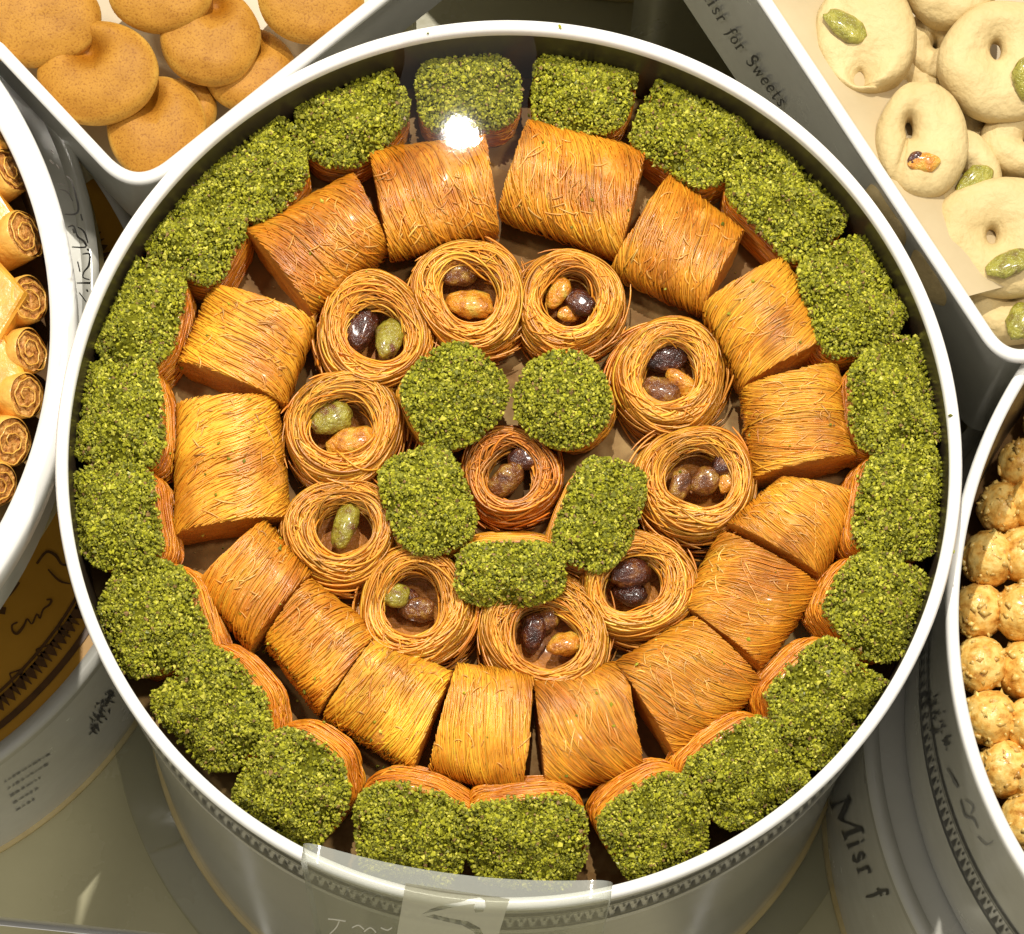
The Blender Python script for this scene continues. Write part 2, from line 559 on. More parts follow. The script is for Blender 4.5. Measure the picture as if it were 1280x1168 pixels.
# left stack
ZL = ZR - 0.025
CL = at(-476, 410, ZL)
RL = 573 * kz(ZL)
left = round_tray(CL, RL, ZL, ZL - 0.045, "round white tray of small phyllo finger rolls and orange diamonds",
                  inset=0.0045, lip=0.010, rim_w=0.009, floor_z=ZL - 0.03)
CLL = at(-250, 635, 0)
RLL = 500 * kz(0)
low = closed_tin(CLL, RLL, 0.0, 0.126, "closed round tin with an orange printed lid", top_mat=M_orange)
ZA = ZR - 0.100
CA = at(-381, 400, ZA)
RA = 511 * kz(ZA)
arab = closed_tin(CA, RA, ZA, ZL - 0.045, "white tin printed with large Arabic script under the finger roll tray")
ped = thing("tin_stand", (CA[0], CA[1], 0.124), "plain round stand between the orange lid and the tin above", "stand")
V, F = lathe([(0.082, 0.1242), (0.08, 0.126), (0.06, 0.131), (0.06, ZA - 0.006), (0.08, ZA - 0.0015), (0.08, ZA - 0.0002)], CA - np.array([0.03, 0.0, 0.0]), 64)
link("column", mesh_np("column", V, F, mats=[M_wall]), ped)

# right stack
ZQ = ZR - 0.016
CR = at(1785, 775, ZQ)
RR = 600 * kz(ZQ)
right = round_tray(CR, RR, ZQ, 0.156, "round white tray of golden pastry balls with a band of black triangles", inset=0.0030, lip=0.003,
                   floor_z=ZQ - 0.066)
ring_print("printed_band", CR, RR - 0.0026, ZR - 0.107, ZR - 0.091, PI * 0.80, PI * 1.5, part(right, 'wall'))
lowr = closed_tin(CR, RR + 0.011, 0.0, 0.156, "grey-white closed tin printed with black lettering under the ball tray")

# back centre tin: only its foot shows; unseen height raised to shade counter
CB = at(800, -331, 0.0)
back = closed_tin(CB, 345 * kz(0), 0.0, 0.20, "white round tin at the top edge, only its foot in view")


# ---------------------------------------------------------------- rectangular boxes
def rounded_outline(p0, d1, d2, l1, l2, r, seg=14):
    """Closed counter-clockwise outline of a rounded parallelogram from its near corner."""
    P = [p0, p0 + d2 * l2, p0 + d2 * l2 + d1 * l1, p0 + d1 * l1]
    out = []
    for i in range(4):
        a, b, c = P[i - 1], P[i], P[(i + 1) % 4]
        u, v = unit(a - b), unit(c - b)
        for k in range(seg + 1):
            t = k / seg
            q = b + u * r * (1 - t) ** 2 + v * r * t ** 2
            out.append(q)
        n_ = 12
        s_, e_ = b + v * r, c - v * r
        for k in range(1, n_):
            out.append(s_ + (e_ - s_) * k / n_)
    out = np.array(out)
    area = np.sum(out[:, 0] * np.roll(out[:, 1], -1) - out[:, 1] * np.roll(out[:, 0], -1))
    return out if area > 0 else out[::-1]


def box_tray(name, corner, e1, e2, zr, zb, l1, l2, r, label, w=0.0042, inset=0.004, floor_z=None, floor_mat=M_paper):
    p0 = at(*corner, zr)[:2]
    d1 = unit(at(*e1, zr)[:2] - p0)
    d2 = unit(at(*e2, zr)[:2] - p0)
    o = rounded_outline(p0, d1, d2, l1, l2, r)
    t = thing("sweet_box", (p0[0], p0[1], zb), label, "box", "open boxes of cookies behind the tray")
    prof = [(-w, zr - 0.003), (-w, zr - 0.001), (-w * 0.7, zr), (-w * 0.3, zr), (0, zr - 0.0012), (-0.0003, zr - 0.004), (-inset + 0.0006, zr - 0.005)]
    V, F = loft(o, prof)
    link("rim", mesh_np("rim", V, F, mats=[M_enamel]), t)
    V, F = loft(o, [(-inset, zr - 0.0045), (-inset - 0.001, zb)])
    link("wall", mesh_np("wall", V, F, mats=[M_wall]), t)
    fz = floor_z if floor_z is not None else zb + 0.004
    V, F = loft(o, [(-w + 0.0001, zr - 0.0022), (-w - 0.001, fz - 0.001)])
    link("inside", mesh_np("inside", V, F, mats=[M_enamel]), t)
    oc = o.mean(0)
    V, F = loft(o, [(-w - 0.0006, fz)])
    V = np.vstack([V, [[oc[0], oc[1], fz]]])
    nn = len(o)
    F = np.array([(i, (i + 1) % nn, nn) for i in range(nn)])
    link("paper_liner", mesh_np("paper_liner", V, F, mats=[floor_mat]), t)
    return t, o, p0, d1, d2


ZC = ZR - 0.025
cbox, oc1, pc1, dc1a, dc1b = box_tray("sweet_box", (168, 251), (0, 72), (490, -6), ZC, ZC - 0.05, 0.26, 0.20, 0.018,
                                      "white box of brown baked cookies at the top corner", floor_z=ZC - 0.032)
ZG = ZR - 0.009
gbox, og1, pg1, dg1a, dg1b = box_tray("sweet_box", (1256, 464), (948, 0), (1500, 370), ZG, ZG - 0.090, 0.30, 0.24, 0.014,
                                      "white box of pale ring cookies with printed side", floor_z=ZG - 0.034)


def pedestal(o, z1, label, shrink=-0.03):
    cc = o.mean(0)
    t = thing("box_stand", (cc[0], cc[1], 0), label, "stand")
    V, F = loft(o, [(shrink, 0.0), (shrink, z1 - 0.002), (shrink - 0.001, z1)])
    link("block", mesh_np("block", V, F, mats=[M_counter]), t)
    return t


pedestal(oc1, ZC - 0.05, "plain block under the brown cookie box", -0.075)
pedestal(og1, ZG - 0.090, "plain block under the pale cookie box", -0.085)

# ---------------------------------------------------------------- pastry builders
GOLD = np.array([0.86, 0.40, 0.030])
CEN = np.array([636.0, 578.0])
ORD = ["", "first", "second", "third", "fourth", "fifth", "sixth", "seventh", "eighth", "ninth", "tenth", "eleventh", "twelfth",
       "thirteenth", "fourteenth", "fifteenth", "sixteenth", "seventeenth", "eighteenth", "nineteenth", "twentieth", "twenty-first"]


def strand_colors(nS, per, base, sd=0.16):
    b = rng.normal(1.0, sd, (nS, 1)).clip(0.55, 1.5)
    hue = rng.normal(0, 0.07, (nS, 1))
    c = base[None, :] * b * np.concatenate([np.ones((nS, 1)), 1 + hue, 1 + 1.6 * hue], 1)
    return np.repeat(c.clip(0.005, 0.95), per, 0)


def clampr(P, rmax=0.1452):
    P = P.copy()
    r = np.linalg.norm(P[..., :2], axis=-1, keepdims=True)
    P[..., :2] *= np.minimum(1.0, rmax / np.maximum(r, 1e-6))
    return P


OCT_V = np.array([(1, 0, 0), (-1, 0, 0), (0, 1, 0), (0, -1, 0), (0, 0, 1), (0, 0, -1)], float)
OCT_F = np.array([(0, 2, 4), (2, 1, 4), (1, 3, 4), (3, 0, 4), (2, 0, 5), (1, 2, 5), (3, 1, 5), (0, 3, 5)])


def rand_rot(nS):
    q = rng.normal(size=(nS, 4))
    q /= np.linalg.norm(q, axis=1, keepdims=True)
    w, x, y, z = q.T
    return np.stack([np.stack([1 - 2 * (y * y + z * z), 2 * (x * y - z * w), 2 * (x * z + y * w)], -1),
                     np.stack([2 * (x * y + z * w), 1 - 2 * (x * x + z * z), 2 * (y * z - x * w)], -1),
                     np.stack([2 * (x * z - y * w), 2 * (y * z + x * w), 1 - 2 * (x * x + y * y)], -1)], 1)


def crumb_mesh(name, P, rmin, rmax, bright=1.0):
    nS = len(P)
    sc = rng.uniform(rmin, rmax, (nS, 1, 1)) * rng.uniform(0.5, 1.3, (nS, 1, 3)) * np.where(rng.uniform(size=(nS, 1, 1)) < 0.05, 1.5, 1.0)
    base = OCT_V[None] * sc * rng.uniform(0.75, 1.2, (nS, 6, 1))
    V = np.einsum('nij,nvj->nvi', rand_rot(nS), base) + P[:, None, :]
    F = (OCT_F[None] + (np.arange(nS) * 6)[:, None, None]).reshape(-1, 3)
    pal = np.array([(0.275, 0.272, 0.014), (0.40, 0.39, 0.020), (0.140, 0.146, 0.010), (0.56, 0.52, 0.070), (0.20, 0.20, 0.018), (0.25, 0.15, 0.05)])
    ci = rng.choice(6, nS, p=[0.31, 0.25, 0.18, 0.11, 0.12, 0.03])
    c = pal[ci] * rng.uniform(0.8, 1.25, (nS, 1)) * bright
    return mesh_np(name, V.reshape(-1, 3), F, np.repeat(c, 6, 0), smooth=False, mats=[M_green])


def green_pastry(px, py, hr, ht, tau, label, group, zface=ZR - 0.0135, L=0.024, expo=2.7, ang=None, lump=0.0028, edge=0.86, base_col=GOLD, yaw=0.0, wb=1.0):
    """Kataifi roll standing on its end: one face pressed into ground pistachio, strands wound round the flank."""
    v = np.array([px, py]) - CEN
    a_ = math.atan2(-v[1], v[0]) if ang is None else ang
    er = np.array([math.cos(a_), math.sin(a_), 0.0])
    et = np.array([-math.sin(a_), math.cos(a_), 0.0])
    w = unit(er * math.sin(tau) + np.array([0, 0, 1.0]) * math.cos(tau))
    fc = at(px, py, zface)
    t = thing("pistachio_roll", (fc[0], fc[1], ZF), label, "pastry", group)
    n_ = 56
    al = np.linspace(0, 2 * PI, n_, endpoint=False)
    ca, sa = np.cos(al), np.sin(al)
    sx, sy = np.sign(ca) * np.abs(ca) ** (2 / expo), np.sign(sa) * np.abs(sa) ** (2 / expo)
    ph = rng.uniform(0, 6.28, 3)
    wob = 1.02 + wb * (0.04 * np.cos(2 * al + ph[0]) + 0.04 * np.cos(3 * al + ph[1]) + 0.03 * np.cos(5 * al + ph[2]))
    ay = a_ + yaw
    er2, et2 = np.array([math.cos(ay), -math.sin(ay)]), np.array([-math.sin(ay), -math.cos(ay)])
    ring = np.zeros((n_, 3))
    for i in range(n_):
        q = np.array([px, py]) + (er2 * sx[i] * hr + et2 * sy[i] * ht) * wob[i]
        ring[i] = on_plane(q[0], q[1], fc, w)
    ring = clampr(ring, 0.1448)
    cen = ring.mean(0)
    off = ring - cen
    # flank
    zs = np.array([-0.15, -0.14, -0.22, -0.42, -0.7, -0.95, -1.0])
    sc = np.array([edge, 0.94, 0.96, 0.98, 0.97, 0.94, 0.8])
    V = np.zeros((n_, len(zs), 3))
    for j in range(len(zs)):
        V[:, j] = cen + off * sc[j] + w * (zs[j] * L)
    Vf = V.reshape(-1, 3)
    F = grid_faces(n_, len(zs), wrap_u=True)
    link("pastry_body", mesh_np("pastry_body", Vf, F, mats=[M_core]), t)
    # domed face under the crumbs
    rr = np.array([0.0, 0.3, 0.55, 0.75, 0.9, 0.97])
    V = np.zeros((n_, len(rr), 3))
    sd = rng.uniform(0, 50)

    def dome(pts, rad):
        d = 0.0072 * (1 - rad ** 2.6) - 0.0022
        return d
    for j in range(len(rr)):
        for i in range(n_):
            p = cen + off[i] * rr[j] * edge ** 0.3
            V[i, j] = p + w * (dome(p, rr[j]) + lump * nz(p, 130, sd) - 0.0004)
    link("nut_coat", mesh_np("nut_coat", V.reshape(-1, 3), grid_faces(n_, len(rr), wrap_u=True), mats=[M_greenbase]), t)
    # crumbs
    area = PI * np.linalg.norm(off, axis=1).mean() ** 2
    cnt = int(3400 * area / 0.00085)
    ra = np.sqrt(rng.uniform(0, 1, cnt))
    aa = rng.uniform(0, 2 * PI, cnt)
    ii = aa / (2 * PI) * n_
    i0 = ii.astype(int) % n_
    i1 = (i0 + 1) % n_
    f = (ii - ii.astype(int))[:, None]
    oo = off[i0] * (1 - f) + off[i1] * f
    ragged = 1.035 + 0.035 * np.cos(7 * aa + ph[0]) * np.cos(4 * aa + ph[1])
    P = cen + oo * (ra * ragged)[:, None]
    hgt = np.array([dome(None, r_) + lump * nz(p, 130, sd) + 0.0015 * nz(p, 300, sd) for p, r_ in zip(P, ra)])
    P = P + w * (hgt + rng.uniform(-0.0003, 0.0005, cnt))[:, None]
    # a thin fringe over the edge
    ne = int(cnt * 0.34)
    ae = rng.uniform(0, 2 * PI, ne)
    ie = (ae / (2 * PI) * n_).astype(int) % n_
    Pe = cen + off[ie] * rng.uniform(0.955, 1.02, (ne, 1)) - w * (np.abs(rng.normal(0, 0.0020, (ne, 1))))
    P = np.vstack([P, Pe])
    link("pistachio_crumbs", crumb_mesh("pistachio_crumbs", clampr(P), 0.00026, 0.00085), t, kind="stuff")
    # wound strands on the flank
    nS, Mn = 230, 10
    a0 = rng.uniform(0, 2 * PI, nS)
    da = rng.uniform(0.5, 1.7, nS) * rng.choice([-1, 1], nS)
    d0 = rng.uniform(0.20, 1.0, nS)
    dd = rng.normal(0, 0.13, nS)
    tt = np.linspace(0, 1, Mn)
    A = a0[:, None] + da[:, None] * tt[None]
    Dp = (d0[:, None] + dd[:, None] * tt[None]).clip(0.17, 1.0)
    ii = (A % (2 * PI)) / (2 * PI) * n_
    i0 = ii.astype(int) % n_
    i1 = (i0 + 1) % n_
    f = (ii - ii.astype(int))[..., None]
    oo = off[i0] * (1 - f) + off[i1] * f
    bul = np.interp(Dp, [0, 0.15, 0.4, 0.7, 0.95, 1], [0.94, 0.96, 0.98, 0.97, 0.94, 0.9])[..., None]
    P = cen + oo * bul * (1 + rng.uniform(0.0, 0.03, (nS, 1, 1)) + 0.01 * np.sin(tt * 9)[None, :, None] * rng.normal(0, 1, (nS, 1, 1))) - w * (Dp * L)[..., None]
    V, F, per = tubes(P, rng.uniform(0.0002, 0.0004, nS), 3)
    link("kataifi_strands", mesh_np("kataifi_strands", V, F, strand_colors(nS, per, base_col), mats=[M_strand]), t, kind="stuff")
    return t


def roll(corners, label, slope=0.4, zc=ZR - 0.0235, hz=0.0115, base=GOLD, nS=900, bake=1.0):
    """Kataifi roll cut to length and laid on its side; corners are o1, o2 (outer edge) and i2, i1 (inner edge)."""
    cm = np.array(corners, float).mean(0)
    q = np.array(corners, float)
    m_o, m_i = (q[0] + q[1]) / 2, (q[2] + q[3]) / 2
    rad_d, tan_d = unit(m_o - m_i), unit((q[1] + q[2]) - (q[0] + q[3]))
    zt = rng.uniform(-0.0022, 0.0022, 4)
    Mx = np.stack([rad_d, tan_d], 1)
    q = [cm + Mx @ (np.linalg.inv(Mx) @ (c - cm) * np.array([1.09, 0.97])) for c in q]
    o1, o2, i2, i1 = [at(c[0], c[1], zc + dz_) for c, dz_ in zip(q, zt)]
    fz_ = 1.0
    cx = (o1 + o2 + i2 + i1) / 4
    t = thing("kataifi_roll", (cx[0], cx[1], ZF), label, "pastry", "ring of cut shredded-pastry rolls")
    sd = rng.uniform(0, 90)
    E = 2.7

    def surf(u, ph, lift=0.0):
        c, s = np.cos(ph), np.sin(ph)
        c = np.sign(c) * np.abs(c) ** (2 / E)
        s = np.sign(s) * np.abs(s) ** (2 / E)
        k = (1 - c * (1 + lift)) / 2           # 0 outer, 1 inner
        k = k[..., None]
        u = u[..., None]
        a = o1 * (1 - u) + o2 * u
        b = i1 * (1 - u) + i2 * u
        p = a * (1 - k) + b * k
        sag = 1 - 0.03 * (2 * u[..., 0] - 1) ** 4
        p = p.copy()
        p[..., 2] = p[..., 2] + np.where(s > 0, hz, 0.012) * s * (1 + lift) * sag
        return p
    nu, nv = 20, 40
    U, PH = np.meshgrid(np.linspace(0, 1, nu), np.linspace(0, 2 * PI, nv, endpoint=False), indexing='ij')
    V = surf(U, PH)
    for i in range(nu):
        for j in range(nv):
            V[i, j] += unit(V[i, j] - cx) * (0.0012 * nz(V[i, j], 110, sd) + (0.0007 * nz(V[i, j], 500, sd) if i in (0, nu - 1) else 0))
    Vf = V.reshape(-1, 3)
    F = grid_faces(nu, nv, wrap_v=True)
    cap0, cap1 = V[0].mean(0), V[-1].mean(0)
    b = len(Vf)
    Vf = np.vstack([Vf, cap0[None], cap1[None]])
    caps = []
    for j in range(nv):
        caps.append((j, (j + 1) % nv, b, b))
        caps.append(((nu - 1) * nv + (j + 1) % nv, (nu - 1) * nv + j, b + 1, b + 1))
    me = bpy.data.meshes.new("pastry_body")
    me.from_pydata([tuple(p) for p in Vf], [], [tuple(f) for f in F] + [(f[0], f[1], f[2]) for f in caps])
    me.polygons.foreach_set("use_smooth", [i < len(F) for i in range(len(me.polygons))])
    me.materials.append(M_core)
    link("pastry_body", me, t)
    # strands laid over the hump
    Mn = 11
    u0 = rng.uniform(-0.35, 1.35, nS)
    sl = slope / PI * rng.normal(1, 0.13, nS) + rng.normal(0, 0.015, nS)
    sl[: nS // 7] += rng.normal(0, 0.16, nS // 7)
    ph_a = rng.uniform(-0.5, 1.6, nS)
    ph_b = ph_a + rng.uniform(1.0, 2.6, nS)
    ph_b = np.minimum(ph_b, PI + 0.5)
    keep = []
    for k in range(nS):
        a, b_ = ph_a[k], ph_b[k]
        s_ = sl[k] if abs(sl[k]) > 1e-3 else 1e-3
        x0, x1 = (0.0 - u0[k]) / s_ + PI / 2, (1.0 - u0[k]) / s_ + PI / 2
        lo, hi = max(a, min(x0, x1)), min(b_, max(x0, x1))
        if hi - lo > 0.25:
            keep.append((u0[k], s_, lo, hi))
    kk = np.array(keep)
    n2 = len(kk)
    tt = np.linspace(0, 1, Mn)
    PHs = kk[:, 2:3] + (kk[:, 3:4] - kk[:, 2:3]) * tt[None]
    Us = kk[:, 0:1] + kk[:, 1:2] * (PHs - PI / 2)
    wv = 0.010 * np.sin(PHs * rng.uniform(1.5, 4, (n2, 1)) + rng.uniform(0, 6, (n2, 1)))
    P = surf(np.clip(Us + wv, -rng.uniform(0.0, 0.03, (n2, 1)), 1 + rng.uniform(0.0, 0.03, (n2, 1))), PHs)
    lift = (0.00005 + np.abs(rng.normal(0, 0.00028, (n2, 1)))) * np.ones((1, Mn)) + 0.00015 * np.sin(tt * 5 + rng.uniform(0, 6, (n2, 1)))
    nrm = P - (cx + (o1 + i1 - o2 - i2)[None, None] * (0.25 - 0.5 * Us[..., None]))
    nrm /= np.linalg.norm(nrm, axis=2, keepdims=True)
    P = P + nrm * lift[..., None]
    colr = base * bake * np.array([1.0, 0.82 + 0.18 * (bake - 0.75) / 0.35, 0.7 + 0.3 * (bake - 0.75) / 0.35])
    V, F, per = tubes(P, rng.uniform(0.00020, 0.00042, n2), 3)
    link("kataifi_strands", mesh_np("kataifi_strands", V, F, strand_colors(n2, per, colr, 0.15), mats=[M_strand]), t, kind="stuff")
    # loose curly ends on top
    nl, Ml = rng.integers(30, 50), 8
    tt = np.linspace(0, 1, Ml)
    uc, pc = rng.uniform(0.1, 0.9, nl), rng.uniform(0.9, 2.4, nl)
    an = rng.normal(math.pi / 2, 0.7, nl)
    ln = rng.uniform(0.05, 0.26, nl)
    cur = rng.normal(0, 0.9, nl)
    heading = an[:, None] + cur[:, None] * tt[None]
    du = np.cumsum(np.cos(heading), 1) * (ln / Ml)[:, None]
    dp = np.cumsum(np.sin(heading), 1) * (ln / Ml)[:, None] * 2.4
    P = surf((uc[:, None] + du).clip(-0.03, 1.03), pc[:, None] + dp)
    P[..., 2] += 0.0003 + 0.0007 * np.sin(PI * tt)[None]
    V, F, per = tubes(P, rng.uniform(0.00018, 0.00034, nl), 4)
    link("loose_strands", mesh_np("loose_strands", V, F, strand_colors(nl, per, np.array([0.84, 0.43, 0.085])), mats=[M_strand]), t, kind="stuff")
    return t


def nut(parent, px, py, z, lx, ly, rot, kind, name="pistachio", flat=0.8, tilt=0.0):
    """One pistachio kernel: an uneven, slightly pointed oval with a groove."""
    n_, m_ = 22, 14
    c = at(px, py, z)
    lx, ly = lx * K, ly * K
    U, W = np.meshgrid(np.linspace(0, 2 * PI, n_, endpoint=False), np.linspace(0, PI, m_), indexing='ij')
    x = np.cos(W) * lx
    r = np.sin(W) ** 0.9 * ly * (1 + 0.16 * np.cos(W))
    y, z_ = r * np.cos(U), r * np.sin(U) * flat
    groove = 1 - 0.16 * np.exp(-((U - PI * 0.5) / 0.28) ** 2) * np.sin(W)
    y, z_ = y * groove, z_ * groove
    V = np.stack([x, y, z_], -1).reshape(-1, 3)
    sd = rng.uniform(0, 60)
    V = V * np.array([1.08 + 0.17 * nz(p, 260, sd) + 0.11 * nz(p, 650, sd) for p in V])[:, None]
    R_ = Matrix.Rotation(rot, 3, 'Z') @ Matrix.Rotation(tilt, 3, 'Y') @ Matrix.Rotation(rng.uniform(-0.7, 0.7), 3, 'X')
    V = V @ np.array(R_).T + c
    return link(name, mesh_np(name, V, grid_faces(n_, m_, wrap_u=True), mats=[M_nut[kind]]), parent)


def nest(px, py, r, label, ztop=ZR - 0.0165, hole=0.55, nuts=(), hdx=0, hdy=0, nS=400, group="ring of shredded-pastry nests with nuts", base=None):
    c = at(px, py, ztop)
    k = kz(ztop)
    ro, ri = r * k, r * hole * 1.06 * k
    hc = at(px + hdx, py + hdy, ztop)
    t = thing("kataifi_nest", (c[0], c[1], ZF), label, "pastry", group)
    ph = rng.uniform(0, 6.28, 4)
    depth = ztop - ZF - 0.001

    def shape(th, psi, wob=1.0):
        """psi 0 outer skirt, pi/2 crest, pi inner wall"""
        oval = 1 + 0.045 * np.cos(2 * th + ph[0]) + 0.035 * np.cos(3 * th + ph[1])
        ovi = 1 + 0.07 * np.cos(2 * th + ph[2]) + 0.04 * np.cos(3 * th + ph[3])
        RO, RI = ro * oval, ri * ovi
        mid, half = (RO + RI) / 2, (RO - RI) / 2
        cp, sp = np.cos(psi), np.sin(psi)
        rr = mid + half * np.sign(cp) * np.abs(cp) ** 0.8
        zz = ztop - 0.0075 + 0.0075 * np.sign(sp) * np.abs(sp) ** 0.85
        zz = zz + 0.0010 * np.cos(th * 2 + ph[3])
        blend = (1 - cp) / 2
        cx = c[0] * (1 - blend) + hc[0] * blend
        cy = c[1] * (1 - blend) + hc[1] * blend
        return np.stack([cx + rr * np.cos(th), cy + rr * np.sin(th), zz], -1)
    # cup under the strands
    n_ = 48
    th = np.linspace(0, 2 * PI, n_, endpoint=False)
    psis = np.linspace(-0.1, PI + 0.1, 14)
    TH, PS = np.meshgrid(th, psis, indexing='ij')
    V = shape(TH, PS)
    V[..., 2] -= 0.0009
    foot = V[:, :1].copy()
    foot[..., 2] = ZF
    foot[..., :2] = c[:2] + (foot[..., :2] - c[:2]) * 0.9
    well = V[:, -1:].copy()
    well[..., 2] = ztop - 0.0135
    bot = well.copy()
    bot[..., :2] = hc[:2] + (bot[..., :2] - hc[:2]) * 0.02
    bot[..., 2] -= 0.0005
    V = np.concatenate([foot, V, well, bot], 1)
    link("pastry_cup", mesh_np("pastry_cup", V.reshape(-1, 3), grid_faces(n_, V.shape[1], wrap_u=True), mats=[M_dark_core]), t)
    # wound strands
    Mn = 20
    tt = np.linspace(0, 1, Mn)
    t0 = rng.uniform(0, 2 * PI, nS)
    dt = rng.uniform(0.9, 3.6, nS)
    p0 = rng.uniform(-0.35, PI + 0.35, nS)
    dp = rng.normal(0, 0.55, nS)
    TH = t0[:, None] + dt[:, None] * tt[None]
    dp[: nS // 5] *= 2.2
    PS = p0[:, None] + dp[:, None] * (tt[None] - 0.5) + rng.uniform(0.05, 0.32, (nS, 1)) * np.sin(TH * 2 + rng.uniform(0, 6, (nS, 1)))
    P = shape(TH, PS)
    cc = np.array([(c[0] + hc[0]) / 2, (c[1] + hc[1]) / 2, ztop - 0.0075])
    rad = P[..., :2] - cc[:2]
    rl = np.linalg.norm(rad, axis=2, keepdims=True)
    outd = np.concatenate([rad / rl * np.cos(PS)[..., None], np.sin(PS)[..., None]], -1)
    P = P + outd * (np.abs(rng.normal(0.0001, 0.0007, (nS, 1, 1))) + rng.uniform(0.0, 0.0008, (nS, 1, 1)) * np.sin(TH * 2.6 + rng.uniform(0, 6, (nS, 1)))[..., None])
    V, F, per = tubes(P, rng.uniform(0.00026, 0.00052, nS), 3)
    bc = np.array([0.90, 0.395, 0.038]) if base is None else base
    link("kataifi_strands", mesh_np("kataifi_strands", V, F, strand_colors(nS, per, bc, 0.24), mats=[M_nest]), t, kind="stuff")
    # skirt strands sinking to the tray, and stray ends
    n3, M3 = 190, 12
    tt = np.linspace(0, 1, M3)
    t0 = rng.uniform(0, 2 * PI, n3)
    TH = t0[:, None] + rng.uniform(0.5, 1.5, n3)[:, None] * tt[None]
    rr = ro * (0.98 + rng.uniform(-0.03, 0.16, (n3, 1)) + rng.uniform(-0.08, 0.22, (n3, 1)) * tt[None] ** 2)
    zz = ztop - 0.004 - rng.uniform(0, 1, (n3, 1)) ** 0.7 * 0.017 + rng.normal(0, 0.003, (n3, 1)) * tt[None]
    P = np.stack([c[0] + rr * np.cos(TH), c[1] + rr * np.sin(TH), zz], -1)
    V, F, per = tubes(P, rng.uniform(0.00026, 0.00042, n3), 4)
    link("loose_strands", mesh_np("loose_strands", V, F, strand_colors(n3, per, bc * np.array([0.92, 0.85, 0.8])), mats=[M_nest]), t, kind="stuff")
    # frayed threads thrown across the crest
    n4, M4 = 46, 10
    tt = np.linspace(0, 1, M4)
    t0 = rng.uniform(0, 2 * PI, n4)
    TH = t0[:, None] + rng.normal(0, 0.75, (n4, 1)) * tt[None]
    PS = rng.uniform(0.0, 2.4, (n4, 1)) + rng.normal(0, 1.1, (n4, 1)) * tt[None] + 0.2 * np.sin(tt * 6 + rng.uniform(0, 6, (n4, 1)))
    P = shape(TH, PS.clip(-0.4, PI + 0.1))
    P[..., 2] += 0.0006 + rng.uniform(0, 0.0016, (n4, 1)) * np.sin(PI * tt)[None]
    V, F, per = tubes(P, rng.uniform(0.0002, 0.00036, n4), 3)
    link("frayed_strands", mesh_np("frayed_strands", V, F, strand_colors(n4, per, bc * 1.05), mats=[M_nest]), t, kind="stuff")
    for q in nuts:
        nut(t, q[0], q[1], ztop - 0.0055 + (q[6] if len(q) > 6 else 0), q[2] * 1.14, q[3] * 1.04, math.radians(q[4]), q[5], tilt=rng.uniform(-0.35, 0.35))
    return t


# ---------------------------------------------------------------- outer ring of pistachio-coated rolls
GREEN = [(585, 112, 50, 68), (728, 110, 54, 70), (866, 165, 54, 78), (985, 247, 56, 80), (1070, 367, 62, 78), (1125, 492, 58, 74),
         (1130, 627, 57, 76), (1102, 757, 60, 68), (1037, 880, 62, 78), (938, 970, 59, 73), (822, 1038, 58, 72), (660, 1055, 58, 77),
         (513, 1046, 59, 79), (365, 987, 60, 73), (265, 888, 60, 76), (190, 775, 62, 72), (140, 643, 57, 70), (145, 515, 58, 70),
         (168, 387, 58, 72), (245, 285, 56, 66), (325, 208, 50, 68), (440, 142, 54, 74)]
for i, (px, py, hr, ht) in enumerate(GREEN):
    v = np.array([px, py]) - CEN
    a_ = math.atan2(-v[1], v[0])
    tau = math.radians(17 - 16 * math.sin(a_))
    if i == 0:
        lab = "pistachio-coated roll under the bright lamp glare at the top of the tray"
    else:
        lab = f"pistachio-coated roll in the outer ring, {ORD[i]} clockwise from the lamp glare"
    green_pastry(px, py, hr * 0.99, ht * 0.90, tau, lab, "outer ring of pistachio-coated rolls", zface=ZR - 0.0105 - 0.0055 * max(0.0, math.sin(a_)), expo=rng.uniform(2.5, 3.4),
                 yaw=rng.uniform(-0.16, 0.16), base_col=GOLD * np.array([1.0, 0.80, 0.62]))

# ---------------------------------------------------------------- ring of cut rolls
ROLLS = [
    ([(460, 200), (608, 180), (624, 290), (484, 318)], 0.35, 0.85, "between the lamp glare and the upper nests"),
    ([(658, 160), (808, 200), (778, 318), (622, 265)], 0.55, 0.95, None),
    ([(835, 228), (928, 300), (880, 390), (765, 335)], 0.45, 0.95, None),
    ([(975, 330), (1035, 435), (930, 490), (880, 385)], 0.5, 1.0, None),
    ([(1040, 462), (1065, 578), (945, 605), (930, 490)], -0.5, 1.05, None),
    ([(1074, 625), (1018, 725), (910, 662), (975, 605)], -0.7, 1.0, None),
    ([(1020, 735), (945, 838), (853, 765), (905, 672)], 0.9, 0.95, None),
    ([(952, 857), (840, 950), (770, 838), (868, 778)], 0.9, 0.95, None),
    ([(805, 965), (680, 985), (665, 855), (778, 835)], 1.0, 1.0, None),
    ([(655, 990), (535, 960), (570, 838), (668, 850)], 0.45, 1.1, None),
    ([(520, 962), (405, 895), (468, 805), (565, 850)], -0.35, 1.15, None),
    ([(403, 892), (333, 803), (385, 730), (474, 800)], -0.4, 1.1, None),
    ([(318, 812), (248, 735), (330, 658), (390, 725)], 0.35, 0.95, None),
    ([(225, 675), (228, 508), (342, 503), (358, 655)], 0.55, 1.1, None),
    ([(228, 462), (270, 365), (390, 403), (350, 510)], -0.45, 1.0, None),
    ([(310, 300), (445, 225), (484, 312), (385, 392)], 0.6, 0.85, None),
]
